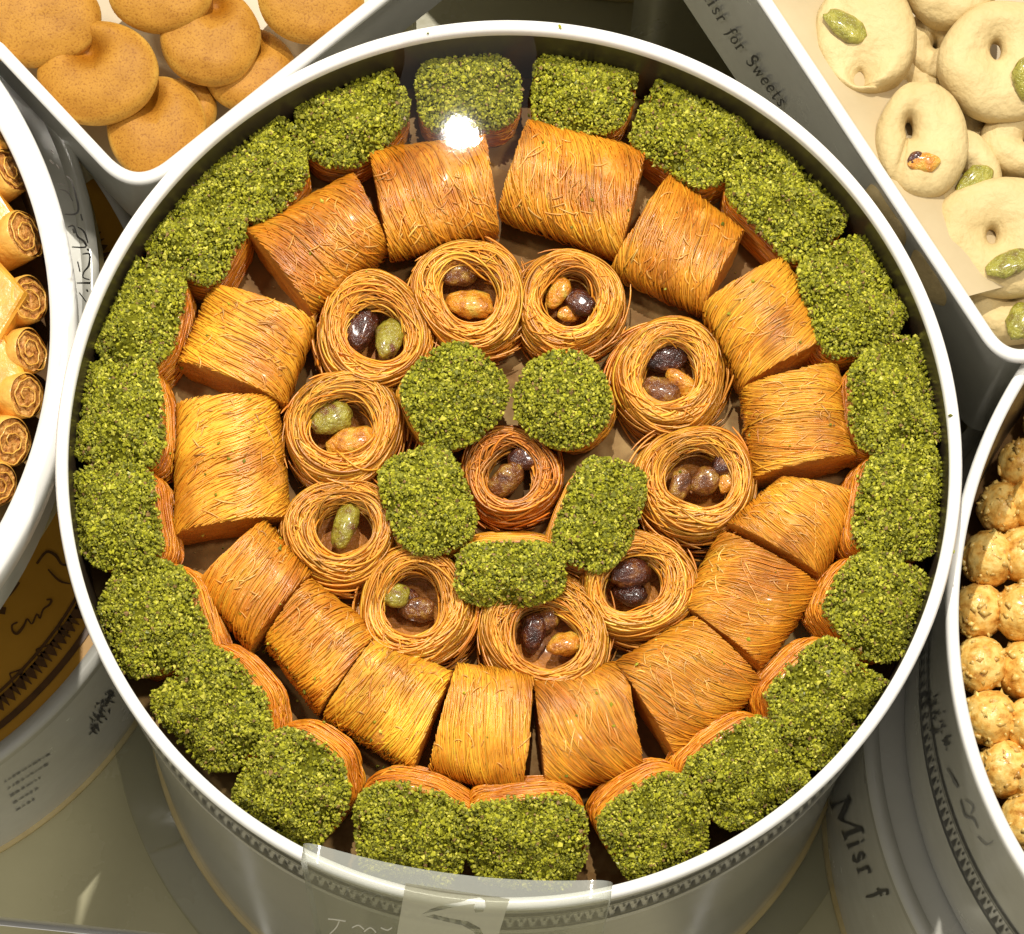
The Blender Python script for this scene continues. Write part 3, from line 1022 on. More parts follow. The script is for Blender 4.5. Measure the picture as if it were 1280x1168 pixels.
for i, (cs, sl, bk, extra) in enumerate(ROLLS):
    lab = ("golden shredded-pastry roll just below the lamp glare" if i == 0
           else f"golden shredded-pastry roll, {ORD[i]} clockwise from the one below the lamp glare")
    roll(cs, lab, slope=sl, bake=bk * rng.uniform(0.9, 1.06))

# ---------------------------------------------------------------- nests with nuts
NESTS = [
    (587, 364, 68, 0.56, (0, 0), [(576, 342, 21, 15, 20, 'brown', -0.002), (586, 381, 25, 18, -8, 'amber')], "holding an amber kernel and a brown kernel"),
    (712, 374, 62, 0.60, (0, -2), [(698, 366, 18, 13, 60, 'amber'), (724, 378, 18, 14, -35, 'dark'), (712, 392, 13, 10, 10, 'amber', -0.002)], "clockwise next to the nest with the amber kernel"),
    (838, 464, 67, 0.56, (0, 0), [(832, 450, 22, 15, 10, 'dark', -0.002), (826, 488, 21, 16, -20, 'brown'), (851, 480, 20, 13, -40, 'amber')], "with three kernels, two below a dark one"),
    (870, 598, 69, 0.58, (4, -2), [(850, 608, 19, 13, 70, 'brown'), (880, 602, 17, 15, 30, 'brown'), (908, 580, 17, 16, 30, 'dark'), (910, 600, 16, 13, 70, 'amber', -0.001)], "with a row of three or four kernels"),
    (800, 728, 66, 0.58, (-8, 0), [(788, 718, 22, 17, 10, 'dark'), (786, 742, 19, 14, -20, 'dark', -0.003)], "with purple-black kernels, partly under a green piece"),
    (683, 785, 74, 0.58, (0, 10), [(667, 792, 20, 14, 80, 'dark', -0.003), (704, 805, 19, 15, 15, 'amber'), (683, 778, 16, 12, 40, 'brown', -0.003)], "at the lower middle, just below the green pieces"),
    (520, 755, 70, 0.58, (-4, -3), [(494, 745, 15, 14, 20, 'green'), (521, 762, 19, 14, 0, 'brown', -0.003), (508, 752, 14, 12, 50, 'dark', -0.004)], "with a small green kernel at one side"),
    (426, 660, 66, 0.55, (4, -2), [(430, 660, 25, 15, 72, 'green', 0.001)], "with a single yellow-green kernel"),
    (430, 532, 70, 0.57, (-4, -2), [(412, 524, 23, 18, 20, 'green'), (438, 553, 25, 17, 12, 'amber')], "with a large shiny green kernel beside an amber one"),
    (467, 410, 69, 0.55, (4, 6), [(450, 412, 24, 19, 70, 'dark', -0.002), (486, 424, 24, 16, 75, 'green')], "with a dark kernel beside a green one"),
]
for (px, py, r, hole, hd, nuts_, tx) in NESTS:
    nest(px, py, r, "round pastry nest " + tx, hole=hole, hdx=hd[0], hdy=hd[1], nuts=nuts_)
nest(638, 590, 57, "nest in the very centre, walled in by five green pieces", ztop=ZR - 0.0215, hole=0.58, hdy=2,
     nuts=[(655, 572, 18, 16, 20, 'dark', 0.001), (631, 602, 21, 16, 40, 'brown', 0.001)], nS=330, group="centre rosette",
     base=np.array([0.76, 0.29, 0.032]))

# ---------------------------------------------------------------- rosette of five green-topped pieces
ROS = [(569, 494, 60, 65, 2.6, 128, -14, 0.5), (703, 499, 60, 62, 2.1, 55, -14, 0.3), (751, 641, 49, 71, 3.2, -20, 10, 0.4),
       (637, 718, 41, 70, 3.0, -90, 24, 0.4), (535, 624, 54, 67, 3.0, 200, -3, 0.5)]
RLAB = ["green pistachio-topped piece at the upper corner of the rosette, beside the amber kernel nest",
        "roundest green pistachio-topped piece of the centre rosette",
        "tall narrow green piece of the rosette, over the purple kernel nest",
        "lowest green piece of the centre rosette, with bare golden side showing",
        "green rosette piece next to the single yellow-green kernel nest"]
for (px, py, hr, ht, ex, an, tau, wb_), lab in zip(ROS, RLAB):
    green_pastry(px, py, hr * 0.96, ht * 0.95, math.radians(tau), lab, "centre rosette", zface=ZR - 0.0105, expo=ex, ang=math.radians(an), L=0.030, edge=0.93, wb=wb_,
                 base_col=GOLD * np.array([1.05, 1.0, 0.9]), lump=0.0009)

# crumbs fallen on the rolls and the paper: each is dropped on whatever surface lies below it
bpy.context.view_layer.update()
DG = bpy.context.evaluated_depsgraph_get()
P = []
for _ in range(150):
    a, r = rng.uniform(0, 2 * PI), rng.uniform(0.05, 0.138)
    P.append((r * math.cos(a), r * math.sin(a), ZF + 0.001))
spots = [(330, 815), (338, 822), (345, 812), (335, 805), (350, 822), (480, 960), (488, 962), (472, 958), (708, 970), (815, 770), (905, 830), (700, 972),
         (552, 312), (286, 380), (300, 400), (740, 250), (890, 815), (790, 890), (850, 590), (820, 800), (310, 370)]
spots += [(1100, 862), (1096, 868), (1012, 962), (938, 1062), (700, 34), (745, 35), (535, 42), (110, 500), (96, 640), (88, 560), (1192, 690), (1188, 520)]
spots += [(636 + r * math.cos(a), 580 + r * math.sin(a)) for a, r in zip(rng.uniform(0, 6.28, 90), rng.uniform(290, 440, 90))]
for (px, py) in spots:
    o_, d_ = ray(px, py)
    hit, loc, *_rest = scene.ray_cast(DG, Vector(o_), Vector(unit(d_)))
    if hit and loc.z > ZF:
        P.append((loc.x, loc.y, loc.z + 0.0003))
link("fallen_crumbs", crumb_mesh("fallen_crumbs", np.array(P), 0.0003, 0.0009), kind="stuff", label="loose pistachio crumbs fallen among the sweets")["category"] = "crumbs"


# ---------------------------------------------------------------- cookies
def brown_cookie(px, py, rx, ry, z, label, tx=0.0, ty=0.0, dent=(0.0, 0.0), rot=0.0):
    n_, m_ = 56, 26
    c = at(px, py, z)
    k = kz(z)
    t = thing("baked_cookie", (c[0], c[1], z - 0.012), label, "cookie", "brown baked cookies")
    sd = rng.uniform(0, 80)
    a = np.linspace(0, 2 * PI, n_, endpoint=False)
    s = np.linspace(0, PI, m_)
    R_ = np.array((Matrix.Rotation(rot, 3, 'Z') @ Matrix.Rotation(tx, 3, 'X') @ Matrix.Rotation(ty, 3, 'Y')).to_3x3())
    V = np.zeros((n_, m_, 3))
    colr = np.zeros((n_, m_, 3))
    hgt = 0.0064
    for i in range(n_):
        for j in range(m_):
            rad = math.sin(s[j]) ** 0.75
            zz = math.cos(s[j])
            zz = math.copysign(abs(zz) ** 0.8, zz)
            x, y = rad * math.cos(a[i]), rad * math.sin(a[i])
            wob = 1 + 0.05 * nz((math.cos(a[i]), math.sin(a[i]), 0), 1.2, sd)
            d = math.exp(-(((x - dent[0]) ** 2 + (y - dent[1]) ** 2) / 0.09))
            zt = zz * hgt - (d * 0.0075 if zz > 0 else 0)
            p = np.array([x * rx * k * wob, y * ry * k * wob, zt + 0.0007 * nz((x, y, zz), 2.2, sd)])
            V[i, j] = R_ @ p + c
            f = min(max((zz - 0.05) / 0.5 + 0.45 * nz((x, y, zz), 2.0, sd + 9), 0), 1)
            f *= 0.72 + 0.28 * min(1, d * 1.6)
            colr[i, j] = np.array([0.64, 0.38, 0.07]) * (1 - f) + np.array([0.31, 0.115, 0.005]) * f
    link("cookie_dough", mesh_np("cookie_dough", V.reshape(-1, 3), grid_faces(n_, m_, wrap_u=True), colr.reshape(-1, 3), mats=[M_cookie]), t)
    return t


COOK = [
    (42, 22, 84, 62, 0.156, (0.15, 0.1), (0.1, 0.9), "brown cookie cut off by the top corner of the photo"),
    (122, 92, 76, 66, 0.153, (0.10, -0.10), (-0.15, 0.42), "brown cookie with a deep thumb dent, in the middle of its box"),
    (200, -14, 68, 56, 0.157, (0.12, 0.0), (0.0, 0.8), "brown cookie at the top edge above the shiny one"),
    (262, 46, 64, 62, 0.151, (0.05, 0.10), (0.1, 0.62), "shiny brown cookie third from the rim corner"),
    (196, 162, 62, 66, 0.144, (0.10, 0.05), (-0.2, 0.55), "brown cookie tucked into the rounded corner of its box"),
    (312, 88, 58, 54, 0.142, (0.0, 0.1), (0, 0.5), "half-hidden brown cookie below the shiny one"),
    (388, -4, 68, 58, 0.154, (0.1, 0.1), (0, 0.6), "brown cookie farthest along the box, next to the round rim"),
    (232, 138, 40, 40, 0.138, (0, 0), (0, 0), "pale sliver of a cookie at the bottom of the heap"),
]
for (px, py, rx, ry, z, (tx, ty), dn, lab) in COOK:
    brown_cookie(px, py, rx, ry, z + ZC - 0.161, lab, tx, ty, dn)


def ring_cookie(px, py, rx, ry, z, label, hole=(0.0, 0.0), hr=0.17, nuts_=(), tx=0.0, ty=0.0, seam=None):
    """Pale shortbread ring pinched nearly shut, with a pistachio kernel pressed on."""
    n_, m_ = 60, 30
    c = at(px, py, z)
    k = kz(z)
    t = thing("ring_cookie", (c[0], c[1], z - 0.010), label, "cookie", "pale ring cookies with pistachios")
    sd = rng.uniform(0, 80)
    a = np.linspace(0, 2 * PI, n_, endpoint=False)
    s = np.linspace(0, 2 * PI, m_, endpoint=False)
    R_ = np.array((Matrix.Rotation(tx, 3, 'X') @ Matrix.Rotation(ty, 3, 'Y')).to_3x3())
    V = np.zeros((n_, m_, 3))
    hgt = 0.0078
    for i in range(n_):
        wob = 1 + 0.05 * nz((math.cos(a[i]), math.sin(a[i]), 0), 1.3, sd)
        for j in range(m_):
            f = (1 + math.cos(s[j])) / 2          # 1 outer, 0 hole edge
            f = f ** 0.9
            ox, oy = math.cos(a[i]) * wob, math.sin(a[i]) * wob
            hx, hy = hole[0] + hr * 0.5 * math.cos(a[i]), hole[1] - hr * 0.95 * -math.sin(a[i])
            x, y = hx * (1 - f) + ox * f, hy * (1 - f) + oy * f
            sn = math.sin(s[j])
            zz = math.copysign(abs(sn) ** 0.72, sn) * hgt
            if seam is not None:
                da = (a[i] - seam + PI) % (2 * PI) - PI
                zz -= 0.0022 * math.exp(-(da / 0.13) ** 2) * (sn > 0)
            p = np.array([x * rx * k, y * ry * k, zz + 0.0014 * nz((x, y, zz * 60), 2.4, sd) + 0.0004 * nz((x, y, zz * 60), 9.0, sd)])
            V[i, j] = R_ @ p + c
    link("cookie_dough", mesh_np("cookie_dough", V.reshape(-1, 3), grid_faces(n_, m_, wrap_u=True, wrap_v=True), mats=[M_ghr]), t)
    for (qx, qy, lx, ly, rot, kd) in nuts_:
        nut(t, qx, qy, z + hgt - 0.0005, lx * 1.2, ly * 1.2, math.radians(rot), kd, flat=0.6)
    return t


RING = [
    (1082, 46, 64, 76, 0.160, (-0.1, -0.75), 0.14, [(1056, 32, 23, 14, -35, 'sliver')], "ring cookie with a big green kernel, beside the paper liner", (0.1, -0.1), -1.2),
    (1190, -14, 58, 52, 0.163, (0, 0), 0.12, [], "pale cookie cut off by the top edge, with no kernel in view", (0, 0), None),
    (1254, 78, 84, 74, 0.163, (-0.12, 0.18), 0.16, [(1280, 100, 12, 20, 10, 'sliver')], "large pale ring cookie with a long hole near the top corner", (0.1, 0.0), None),
    (1152, 178, 58, 74, 0.163, (-0.28, 0.20), 0.17, [(1156, 203, 16, 9, 5, 'amber'), (1146, 200, 9, 8, 10, 'dark')], "pale ring cookie with a red and yellow kernel", (0.05, 0.0), -2.2),
    (1190, 226, 62, 64, 0.153, (0.2, 0.1), 0.10, [(1218, 229, 21, 14, 38, 'sliver')], "pale ring cookie under the red and yellow one, kernel at its side", (0.08, 0.08), None),
    (1256, 298, 96, 76, 0.156, (-0.18, 0.02), 0.13, [(1260, 330, 24, 14, 22, 'sliver')], "pale ring cookie with a yellow kernel near the box corner", (0.1, 0.0), None),
    (1262, 372, 70, 58, 0.146, (0, 0), 0.1, [(1276, 402, 20, 16, 60, 'sliver')], "lowest pale cookie by the rounded box corner", (0.05, 0), None),
    (1282, 178, 60, 46, 0.152, (0, 0), 0.1, [], "pale cookie half hidden under the large long-holed ring", (0, 0), None),
    (1232, 160, 44, 40, 0.144, (0, 0), 0.1, [], "shadowed pale cookie in the gap between rings", (0, 0), None),
    (1130, 112, 46, 44, 0.148, (0, 0), 0.1, [], "pale cookie low in the gap above the red and yellow one", (0, 0), None),
    (1120, 262, 46, 44, 0.143, (0, 0), 0.1, [], "pale cookie low against the paper, under the kernel-sided ring", (0, 0), None),
    (1190, 330, 52, 50, 0.144, (0, 0), 0.1, [], "pale cookie low against the paper near the box corner", (0, 0), None),
    (1168, 60, 44, 46, 0.150, (0, 0), 0.1, [], "pale cookie in the gap between the big-kernel ring and the large ring", (0, 0), None),
    (1010, -10, 50, 40, 0.150, (0, 0), 0.1, [], "pale cookie behind the paper at the top edge", (0, 0), None),
]
for (px, py, rx, ry, z, ho, hr, nn_, lab, (tx, ty), sm) in RING:
    ring_cookie(px, py, rx, ry, z + ZG - 0.170, lab, ho, hr, nn_, tx, ty, sm)

# paper tucked along the side of the pale cookie box
row = []
for s_ in np.linspace(0.03, 0.24, 24):
    line = []
    for q, f in enumerate(np.linspace(0, 1, 9)):
        b2 = pg1 + dg1a * s_ + dg1b * (0.0052 + 0.030 * f)
        z = ZG - 0.004 - 0.016 * f ** 1.3 + 0.0012 * nz((b2[0], b2[1], 0), 60, 3)
        line.append((b2[0], b2[1], z))
    row.append(line)
row = np.array(row)
pap = link("paper_sheet", mesh_np("paper_sheet", row.reshape(-1, 3), grid_faces(24, 9), mats=[M_paper]))
pap["label"] = "cream paper sheet tucked along the side of the pale cookie box"
pap["category"] = "paper"


# ---------------------------------------------------------------- finger rolls and diamonds in the tray at the side
def finger_roll(px, py, r, z, label, yaw=0.0, pitch=0.75):
    c = at(px, py, z)
    R = r * K
    t = thing("phyllo_finger", (c[0], c[1], z - 0.02), label, "pastry", "small phyllo finger rolls")
    w = np.array([math.cos(yaw) * math.cos(pitch), math.sin(yaw) * math.cos(pitch), math.sin(pitch)])
    e1 = unit(np.cross([0, 0, 1.0], w))
    e2 = np.cross(w, e1)
    n_ = 36
    a = np.linspace(0, 2 * PI, n_, endpoint=False)
    sd = rng.uniform(0, 50)
    prof = [(0.93, 0.0), (1.0, -0.0006), (1.02, -0.004), (1.03, -0.012), (1.0, -0.024), (0.9, -0.026)]
    V = np.zeros((n_, len(prof), 3))
    for i in range(n_):
        wob = 1 + 0.08 * nz((math.cos(a[i]), math.sin(a[i]), 0), 1.5, sd)
        for j, (rr, d) in enumerate(prof):
            V[i, j] = c + (e1 * math.cos(a[i]) + e2 * math.sin(a[i])) * R * rr * wob + w * d
    link("phyllo_wrap", mesh_np("phyllo_wrap", V.reshape(-1, 3), grid_faces(n_, len(prof), wrap_u=True), mats=[M_phyllo]), t)
    V = []
    rings = np.linspace(0.92, 0.02, 9)
    for i in range(n_):
        for rr in rings:
            p = c + (e1 * math.cos(a[i]) + e2 * math.sin(a[i])) * R * rr - w * (0.0012 + 0.0008 * nz((rr * math.cos(a[i]) * 3, rr * math.sin(a[i]) * 3, sd), 1.6))
            V.append(p)
    link("nut_filling", mesh_np("nut_filling", V, grid_faces(n_, len(rings), wrap_u=True), mats=[M_nutfill]), t)
    # leaf edges coiled in the end
    th = np.linspace(0, 2 * PI * 2.1, 70) + rng.uniform(0, 6)
    rr = np.linspace(0.95, 0.22, 70) * (1 + 0.09 * np.sin(th * 2.3 + sd) + 0.05 * np.sin(th * 7.1 + sd))
    P = c[None] + (np.cos(th)[:, None] * e1 + np.sin(th)[:, None] * e2) * (R * rr)[:, None] - w * 0.0003
    Vt, Ft, per = tubes(P[None], np.array([0.0003]), 5)
    link("phyllo_coil", mesh_np("phyllo_coil", Vt, Ft, mats=[M_phyllo]), t)
    return t


FING = [(3, 158, 25, 20, "topmost phyllo finger roll in the side tray"), (14, 212, 27, 14, "second phyllo finger roll from the top of the side tray"),
        (30, 292, 28, 6, "third phyllo finger roll down the side tray rim"), (37, 373, 27, 0, "fourth phyllo finger roll down, beside the orange diamond"),
        (37, 438, 25, -6, "fifth phyllo finger roll down the side tray rim"), (32, 494, 26, -12, "sixth phyllo finger roll down the side tray rim"),
        (14, 552, 28, -20, "seventh phyllo finger roll, second from the bottom of the side tray"), (-2, 606, 25, -28, "lowest phyllo finger roll in the side tray")]
for (px, py, r, yw, lab) in FING:
    finger_roll(px + 2, py, r * 1.12, ZL - 0.009, lab, math.radians(yw))


def diamond(px, py, w_, h_, z, label, rot=0.0):
    c = at(px, py, z)
    t = thing("phyllo_diamond", (c[0], c[1], z - 0.02), label, "pastry", "orange phyllo diamonds")
    bm = bmesh.new()
    cr, sr = math.cos(rot), math.sin(rot)
    tops = []
    for layer, (zz, s_) in enumerate([(0, 0.8), (0.0, 0.9), (-0.0015, 1.0), (-0.012, 1.02), (-0.018, 1.02)]):
        ring_ = []
        for (x, y) in [(-1, 0), (-0.5, -0.5), (0, -1), (0.5, -0.5), (1, 0), (0.5, 0.5), (0, 1), (-0.5, 0.5)]:
            X, Y = x * w_ * K * s_, y * h_ * K * s_
            ring_.append(bm.verts.new((c[0] + X * cr - Y * sr, c[1] + X * sr + Y * cr, z + zz + rng.normal(0, 0.0004))))
        if tops:
            for i in range(8):
                bm.faces.new((tops[-1][i], tops[-1][(i + 1) % 8], ring_[(i + 1) % 8], ring_[i]))
        tops.append(ring_)
    bm.faces.new(tops[0])
    bmesh.ops.recalc_face_normals(bm, faces=bm.faces)
    me = bpy.data.meshes.new("phyllo_block")
    bm.to_mesh(me)
    bm.free()
    me.materials.append(M_diamond)
    link("phyllo_block", me, t)


diamond(-10, 370, 46, 64, ZL - 0.004, "glossy orange phyllo diamond beside the fourth finger roll", 0.1)
diamond(-6, 458, 42, 46, ZL - 0.007, "orange phyllo diamond between the fifth and sixth finger rolls", -0.3)
diamond(-14, 270, 36, 56, ZL - 0.007, "orange phyllo diamond at the edge beside the third finger roll", 0.1)


diamond(-22, 535, 34, 50, ZL - 0.008, "orange phyllo diamond just above the lowest finger rolls", -0.2)
diamond(-26, 190, 34, 54, ZL - 0.008, "orange phyllo diamond at the photo edge beside the second finger roll", 0.2)


# ---------------------------------------------------------------- golden balls
def ball(px, py, r, z, label):
    c = at(px, py, z)
    R = r * kz(z) * 0.95
    v2 = c[:2] - CR[:2]
    lim = RR - 0.0075 - R * 1.02
    c[:2] = CR[:2] + v2 * min(1.0, lim / np.linalg.norm(v2))
    t = thing("pastry_ball", (c[0], c[1], z - R), label, "pastry", "golden pastry balls in the tray at the edge")
    n_, m_ = 46, 30
    sd = rng.uniform(0, 90)
    U, W = np.meshgrid(np.linspace(0, 2 * PI, n_, endpoint=False), np.linspace(0.02, PI - 0.02, m_), indexing='ij')
    D = np.stack([np.sin(W) * np.cos(U), np.sin(W) * np.sin(U), np.cos(W)], -1).reshape(-1, 3)
    dis = np.array([1 + 0.07 * nz(d, 2.0, sd) + 0.05 * nz(d, 5.5, sd) + 0.035 * abs(nz(d, 11, sd)) for d in D])
    link("pastry_body", mesh_np("pastry_body", c + D * (R * dis)[:, None], grid_faces(n_, m_, wrap_u=True), mats=[M_ball]), t)
    # sesame-like flakes pressed over the top
    ns = 34
    P = rng.normal(size=(ns, 3))
    P[:, 2] = np.abs(P[:, 2])
    P /= np.linalg.norm(P, axis=1, keepdims=True)
    base = OCT_V[None] * (rng.uniform(0.0008, 0.0022, (ns, 1, 1)) * np.array([1.3, 0.9, 0.55]))
    V = np.einsum('nij,nvj->nvi', rand_rot(ns), base) + (c + P * R * 0.97)[:, None]
    F = (OCT_F[None] + (np.arange(ns) * 6)[:, None, None]).reshape(-1, 3)
    cc = np.array([0.92, 0.62, 0.17]) * rng.uniform(0.8, 1.1, (ns, 1))
    link("flakes", mesh_np("flakes", V.reshape(-1, 3), F, np.repeat(cc, 6, 0), smooth=True, mats=[M_strand]), t, kind="stuff")


BALLS = [(1287, 515, 32), (1262, 572, 33), (1240, 630, 33), (1292, 628, 35), (1226, 696, 36), (1280, 694, 36), (1222, 764, 36), (1279, 766, 38),
         (1224, 832, 36), (1281, 838, 38), (1236, 898, 36), (1290, 906, 36), (1256, 962, 37), (1298, 975, 34), (1284, 1028, 37)]
BALLS.sort(key=lambda b: b[1])
rank = {"row along the rim": 0, "second row from the rim": 0}
for i, (px, py, r) in enumerate(BALLS):
    dist = np.linalg.norm(at(px, py, ZQ - 0.052)[:2] - CR[:2])
    rw = "row along the rim" if dist > RR - 0.027 else "second row from the rim"
    rank[rw] += 1
    ball(px, py, r, ZQ - 0.052 - (0.003 if i % 3 == 0 else 0), f"golden flaky pastry ball, {ORD[rank[rw]]} from the top in the {rw}")

# ---------------------------------------------------------------- lettering on the walls
def scribble(spine, half, cnt):
    """A dense printed emblem: many short pen strokes gathered along a spine."""
    sp, out = np.array(spine, float), []
    for _ in range(cnt):
        t_ = rng.uniform(0, len(sp) - 1.001)
        i_ = int(t_)
        c_ = sp[i_] + (sp[i_ + 1] - sp[i_]) * (t_ - i_) + rng.normal(0, 0.5, 2) * np.interp(t_, np.arange(len(half)), half)
        a_ = rng.uniform(0, PI)
        d_ = np.array([math.cos(a_), math.sin(a_)]) * rng.uniform(1.5, 4.0)
        out.append(([tuple(c_ - d_), tuple(c_ + rng.normal(0, 0.8, 2)), tuple(c_ + d_)], [0.6, rng.uniform(1.2, 3.0), 0.6]))
    return out


RRW = RR + 0.011 + 0.0005


def wall_r(x, y):
    return on_cyl(x, y, CR, RRW)


GLYPH = {
    'M': (50, [([(4, 0), (4, 24)], 2.2), ([(4, 24), (24, 3)], 6.5), ([(24, 3), (44, 24)], 2.2), ([(44, 0), (44, 24)], 6.0), ([(-1, 0), (9, 0)], 2), ([(38, 0), (51, 0)], 2),
               ([(-1, 24), (7, 24)], 2), ([(42, 24), (51, 24)], 2)]),
    'i': (11, [([(5, 0), (5, 14)], 4.6), ([(4, 19), (6, 20)], 4), ([(1, 0), (9, 0)], 1.6)]),
    's': (15, [([(12, 11), (8, 14), (3, 11), (7, 7.5), (12, 4), (8, 0), (2, 2.5)], [2, 3.2, 3.8, 3.2, 2])]),
    'r': (14, [([(4, 0), (4, 14)], 4.4), ([(4, 9), (8, 13.5), (12.5, 12)], [1.5, 2.5, 4.2]), ([(0, 0), (8, 0)], 1.6)]),
    'f': (13, [([(3, -5), (6, 4), (6, 16), (9, 22), (14, 20)], [2.5, 4.4, 4.4, 3, 3.4]), ([(0, 13), (12, 13)], 2)]),
    'o': (15, [([(8, 0), (2, 4), (2, 10), (8, 14), (13, 10), (13, 4), (8, 0)], [2, 4, 4, 2, 4, 4, 2])]),
    't': (12, [([(5, 20), (5, 4), (8, 0), (12, 3)], [2.5, 4.4, 3.6, 2]), ([(0, 14), (11, 14)], 2)]),
    'S': (20, [([(17, 20), (11, 24), (4, 20), (6, 14), (14, 10), (16, 4), (9, 0), (2, 4)], [2, 3.5, 5, 5, 5, 4, 3, 2])]),
    'w': (22, [([(1, 14), (6, 0)], 4), ([(6, 0), (11, 13)], 2), ([(11, 13), (15, 0)], 4), ([(15, 0), (20, 14)], 2)]),
    'e': (15, [([(3, 7), (13, 8), (11, 13), (7, 14), (2, 9), (3, 3), (8, 0), (13, 3)], [2, 2, 2.5, 3, 4.4, 4, 3, 2])]),
    ' ': (12, []),
}


def set_text(text, path, scale, squash=1.0):
    """Letters set along a curved baseline given in photo pixels; returns strokes for strokes_on."""
    p = np.array(path, float)
    seg = np.linalg.norm(np.diff(p, axis=0), axis=1)
    cum = np.concatenate([[0], np.cumsum(seg)])

    def pos(s_):
        return np.array([np.interp(s_, cum, p[:, 0]), np.interp(s_, cum, p[:, 1])])
    out, x0 = [], 0.0
    for ch in text:
        wdt, st = GLYPH[ch]
        for pts, wd_ in st:
            q = []
            for (x, y) in pts:
                s_ = (x0 + x) * scale
                b_ = pos(s_)
                d_ = unit(pos(s_ + 3) - pos(s_ - 3))
                u_ = np.array([d_[1], -d_[0]])
                q.append(tuple(b_ + u_ * y * scale * squash))
            out.append((q, [float(v) * scale for v in np.atleast_1d(wd_)]))
        x0 += wdt + 4
    return out


mis = set_text("t Misr f", [(1026, 974), (1040, 1010), (1053, 1041), (1072, 1089), (1084, 1115), (1098, 1141), (1116, 1172), (1140, 1210)], 1.0, 0.98)
strokes_on("printed_lettering", mis, wall_r, M_ink, part(lowr, 'wall'))
RW2 = RR - 0.0025


def wall_r2(x, y):
    return on_cyl(x, y, CR, RW2)


strokes_on("printed_emblem", scribble([(1153, 868), (1164, 884), (1172, 905), (1183, 934)], [5, 13, 12, 3], 60), wall_r2, M_ink, part(right, 'wall'))
strokes_on("faded_script", [([(1183, 960), (1190, 972), (1197, 985), (1190, 976)], [1.5, 3, 1]), ([(1200, 1000), (1206, 1020), (1216, 1024), (1222, 1036)], [1.5, 3, 1]),
                            ([(1206, 1000), (1216, 1008), (1213, 1018)], 1.5), ([(1222, 1046), (1232, 1056), (1240, 1052)], 1.5)], wall_r2, M_inkgrey, part(right, 'wall'))

# Arabic script on the side of the left tray
RWL = RA + 0.0005


def wall_l(x, y):
    return on_cyl(x, y, CA, RWL)


ara = [([(83, 220), (89, 226), (95, 245), (98, 262), (93, 268), (81, 268)], [1.5, 2.5, 3, 1.5]), ([(74, 237), (84, 240), (91, 252)], [1, 2.5, 1]),
       ([(73, 230), (80, 231)], 2.0), ([(85, 284), (92, 283), (97, 296), (104, 301), (107, 309), (90, 309)], [1.5, 2.5, 2.8, 1.5]),
       ([(91, 286), (93, 292)], 2.2), ([(97, 284), (105, 290), (110, 304)], [1, 2.5, 1.5]), ([(101, 268), (103, 276)], 1.8),
       ([(103, 318), (112, 318), (111, 332), (105, 340), (104, 347), (112, 350)], [1.5, 2.8, 2, 1.5]), ([(97, 327), (100, 340)], 1.6),
       ([(96, 354), (113, 354)], [1.5, 3]), ([(109, 311), (111, 314)], 2.4), ([(108, 362), (110, 365)], 2.2), ([(99, 366), (108, 378)], 1.4),
       ([(62, 200), (67, 205)], 1.8), ([(70, 205), (74, 211)], 1.4), ([(64, 188), (67, 192)], 1.2)]
strokes_on("printed_arabic_script", ara, wall_l, M_ink, part(arab, 'wall'))

# lid print and label of the orange tin
ZLID = 0.126 - 0.0016


def lid(x, y):
    return at(x, y, ZLID)


orange_print = [([(16, 790), (22, 792), (30, 782), (34, 774), (40, 780), (46, 768), (50, 773), (54, 762), (62, 756), (64, 750), (58, 750)], [3, 4, 2.5, 2, 2.5, 2, 2.5, 3, 2]),
                ([(16, 790), (15, 782), (22, 778)], [3, 2]), ([(46, 705), (58, 690), (70, 695), (78, 706), (94, 705)], [3, 4, 2]), ([(10, 744), (16, 738), (24, 728)], [6, 3]),
                ([(-6, 762), (7, 764)], 9), ([(60, 712), (74, 726), (88, 730)], [2, 3, 1.5])]
for (x, y) in [(72, 785), (45, 812), (12, 842), (95, 755)]:      # small printed panels
    orange_print += [([(x, y), (x + 18, y - 6)], 2), ([(x, y), (x + 5, y + 15)], 2), ([(x + 18, y - 6), (x + 12, y + 6)], 2), ([(x + 5, y + 15), (x + 12, y + 6)], 2),
                     ([(x + 6, y + 3), (x + 8, y + 6)], 4), ([(x + 12, y - 1), (x + 13, y + 2)], 4)]
strokes_on("lid_print", orange_print, lid, M_inkbrown, part(low, 'lid_top'))


def lid_ring(name, r0, r1, a0, a1, mat, z):
    a = np.linspace(a0, a1, 80)
    V = np.zeros((80, 2, 3))
    for j, r in enumerate((r0, r1)):
        V[:, j, 0] = CLL[0] + r * np.cos(a)
        V[:, j, 1] = CLL[1] + r * np.sin(a)
    V[..., 2] = z
    return V.reshape(-1, 3), grid_faces(80, 2)


Vs, Fs, off_ = [], [], 0
for r0, r1 in ((RLL - 0.0105, RLL - 0.0080), (RLL - 0.0200, RLL - 0.0188)):
    V, F = lid_ring("", r0, r1, -1.5, 0.4, None, ZLID + 0.0002)
    Vs.append(V)
    Fs.append(F + off_)
    off_ += len(V)
for q in range(110):
    a = -1.5 + q * 0.019
    dw = 0.0062 * (0.5 if q % 2 else 1)
    rr = [(RLL - 0.018, a - dw / RLL * 0.5), (RLL - 0.018, a + dw / RLL * 0.5), (RLL - 0.0128, a + 0.001), (RLL - 0.0128, a - 0.001)]
    V = np.array([(CLL[0] + r * math.cos(b), CLL[1] + r * math.sin(b), ZLID + 0.0002) for r, b in rr])
    Vs.append(V)
    Fs.append(np.array([[0, 1, 2, 3]]) + off_)
    off_ += 4
link("lid_border_print", mesh_np("lid_border_print", np.vstack(Vs), np.vstack(Fs), mats=[M_inkbrown], smooth=False), part(low, 'lid_top'))
RLW = RLL + 0.0004


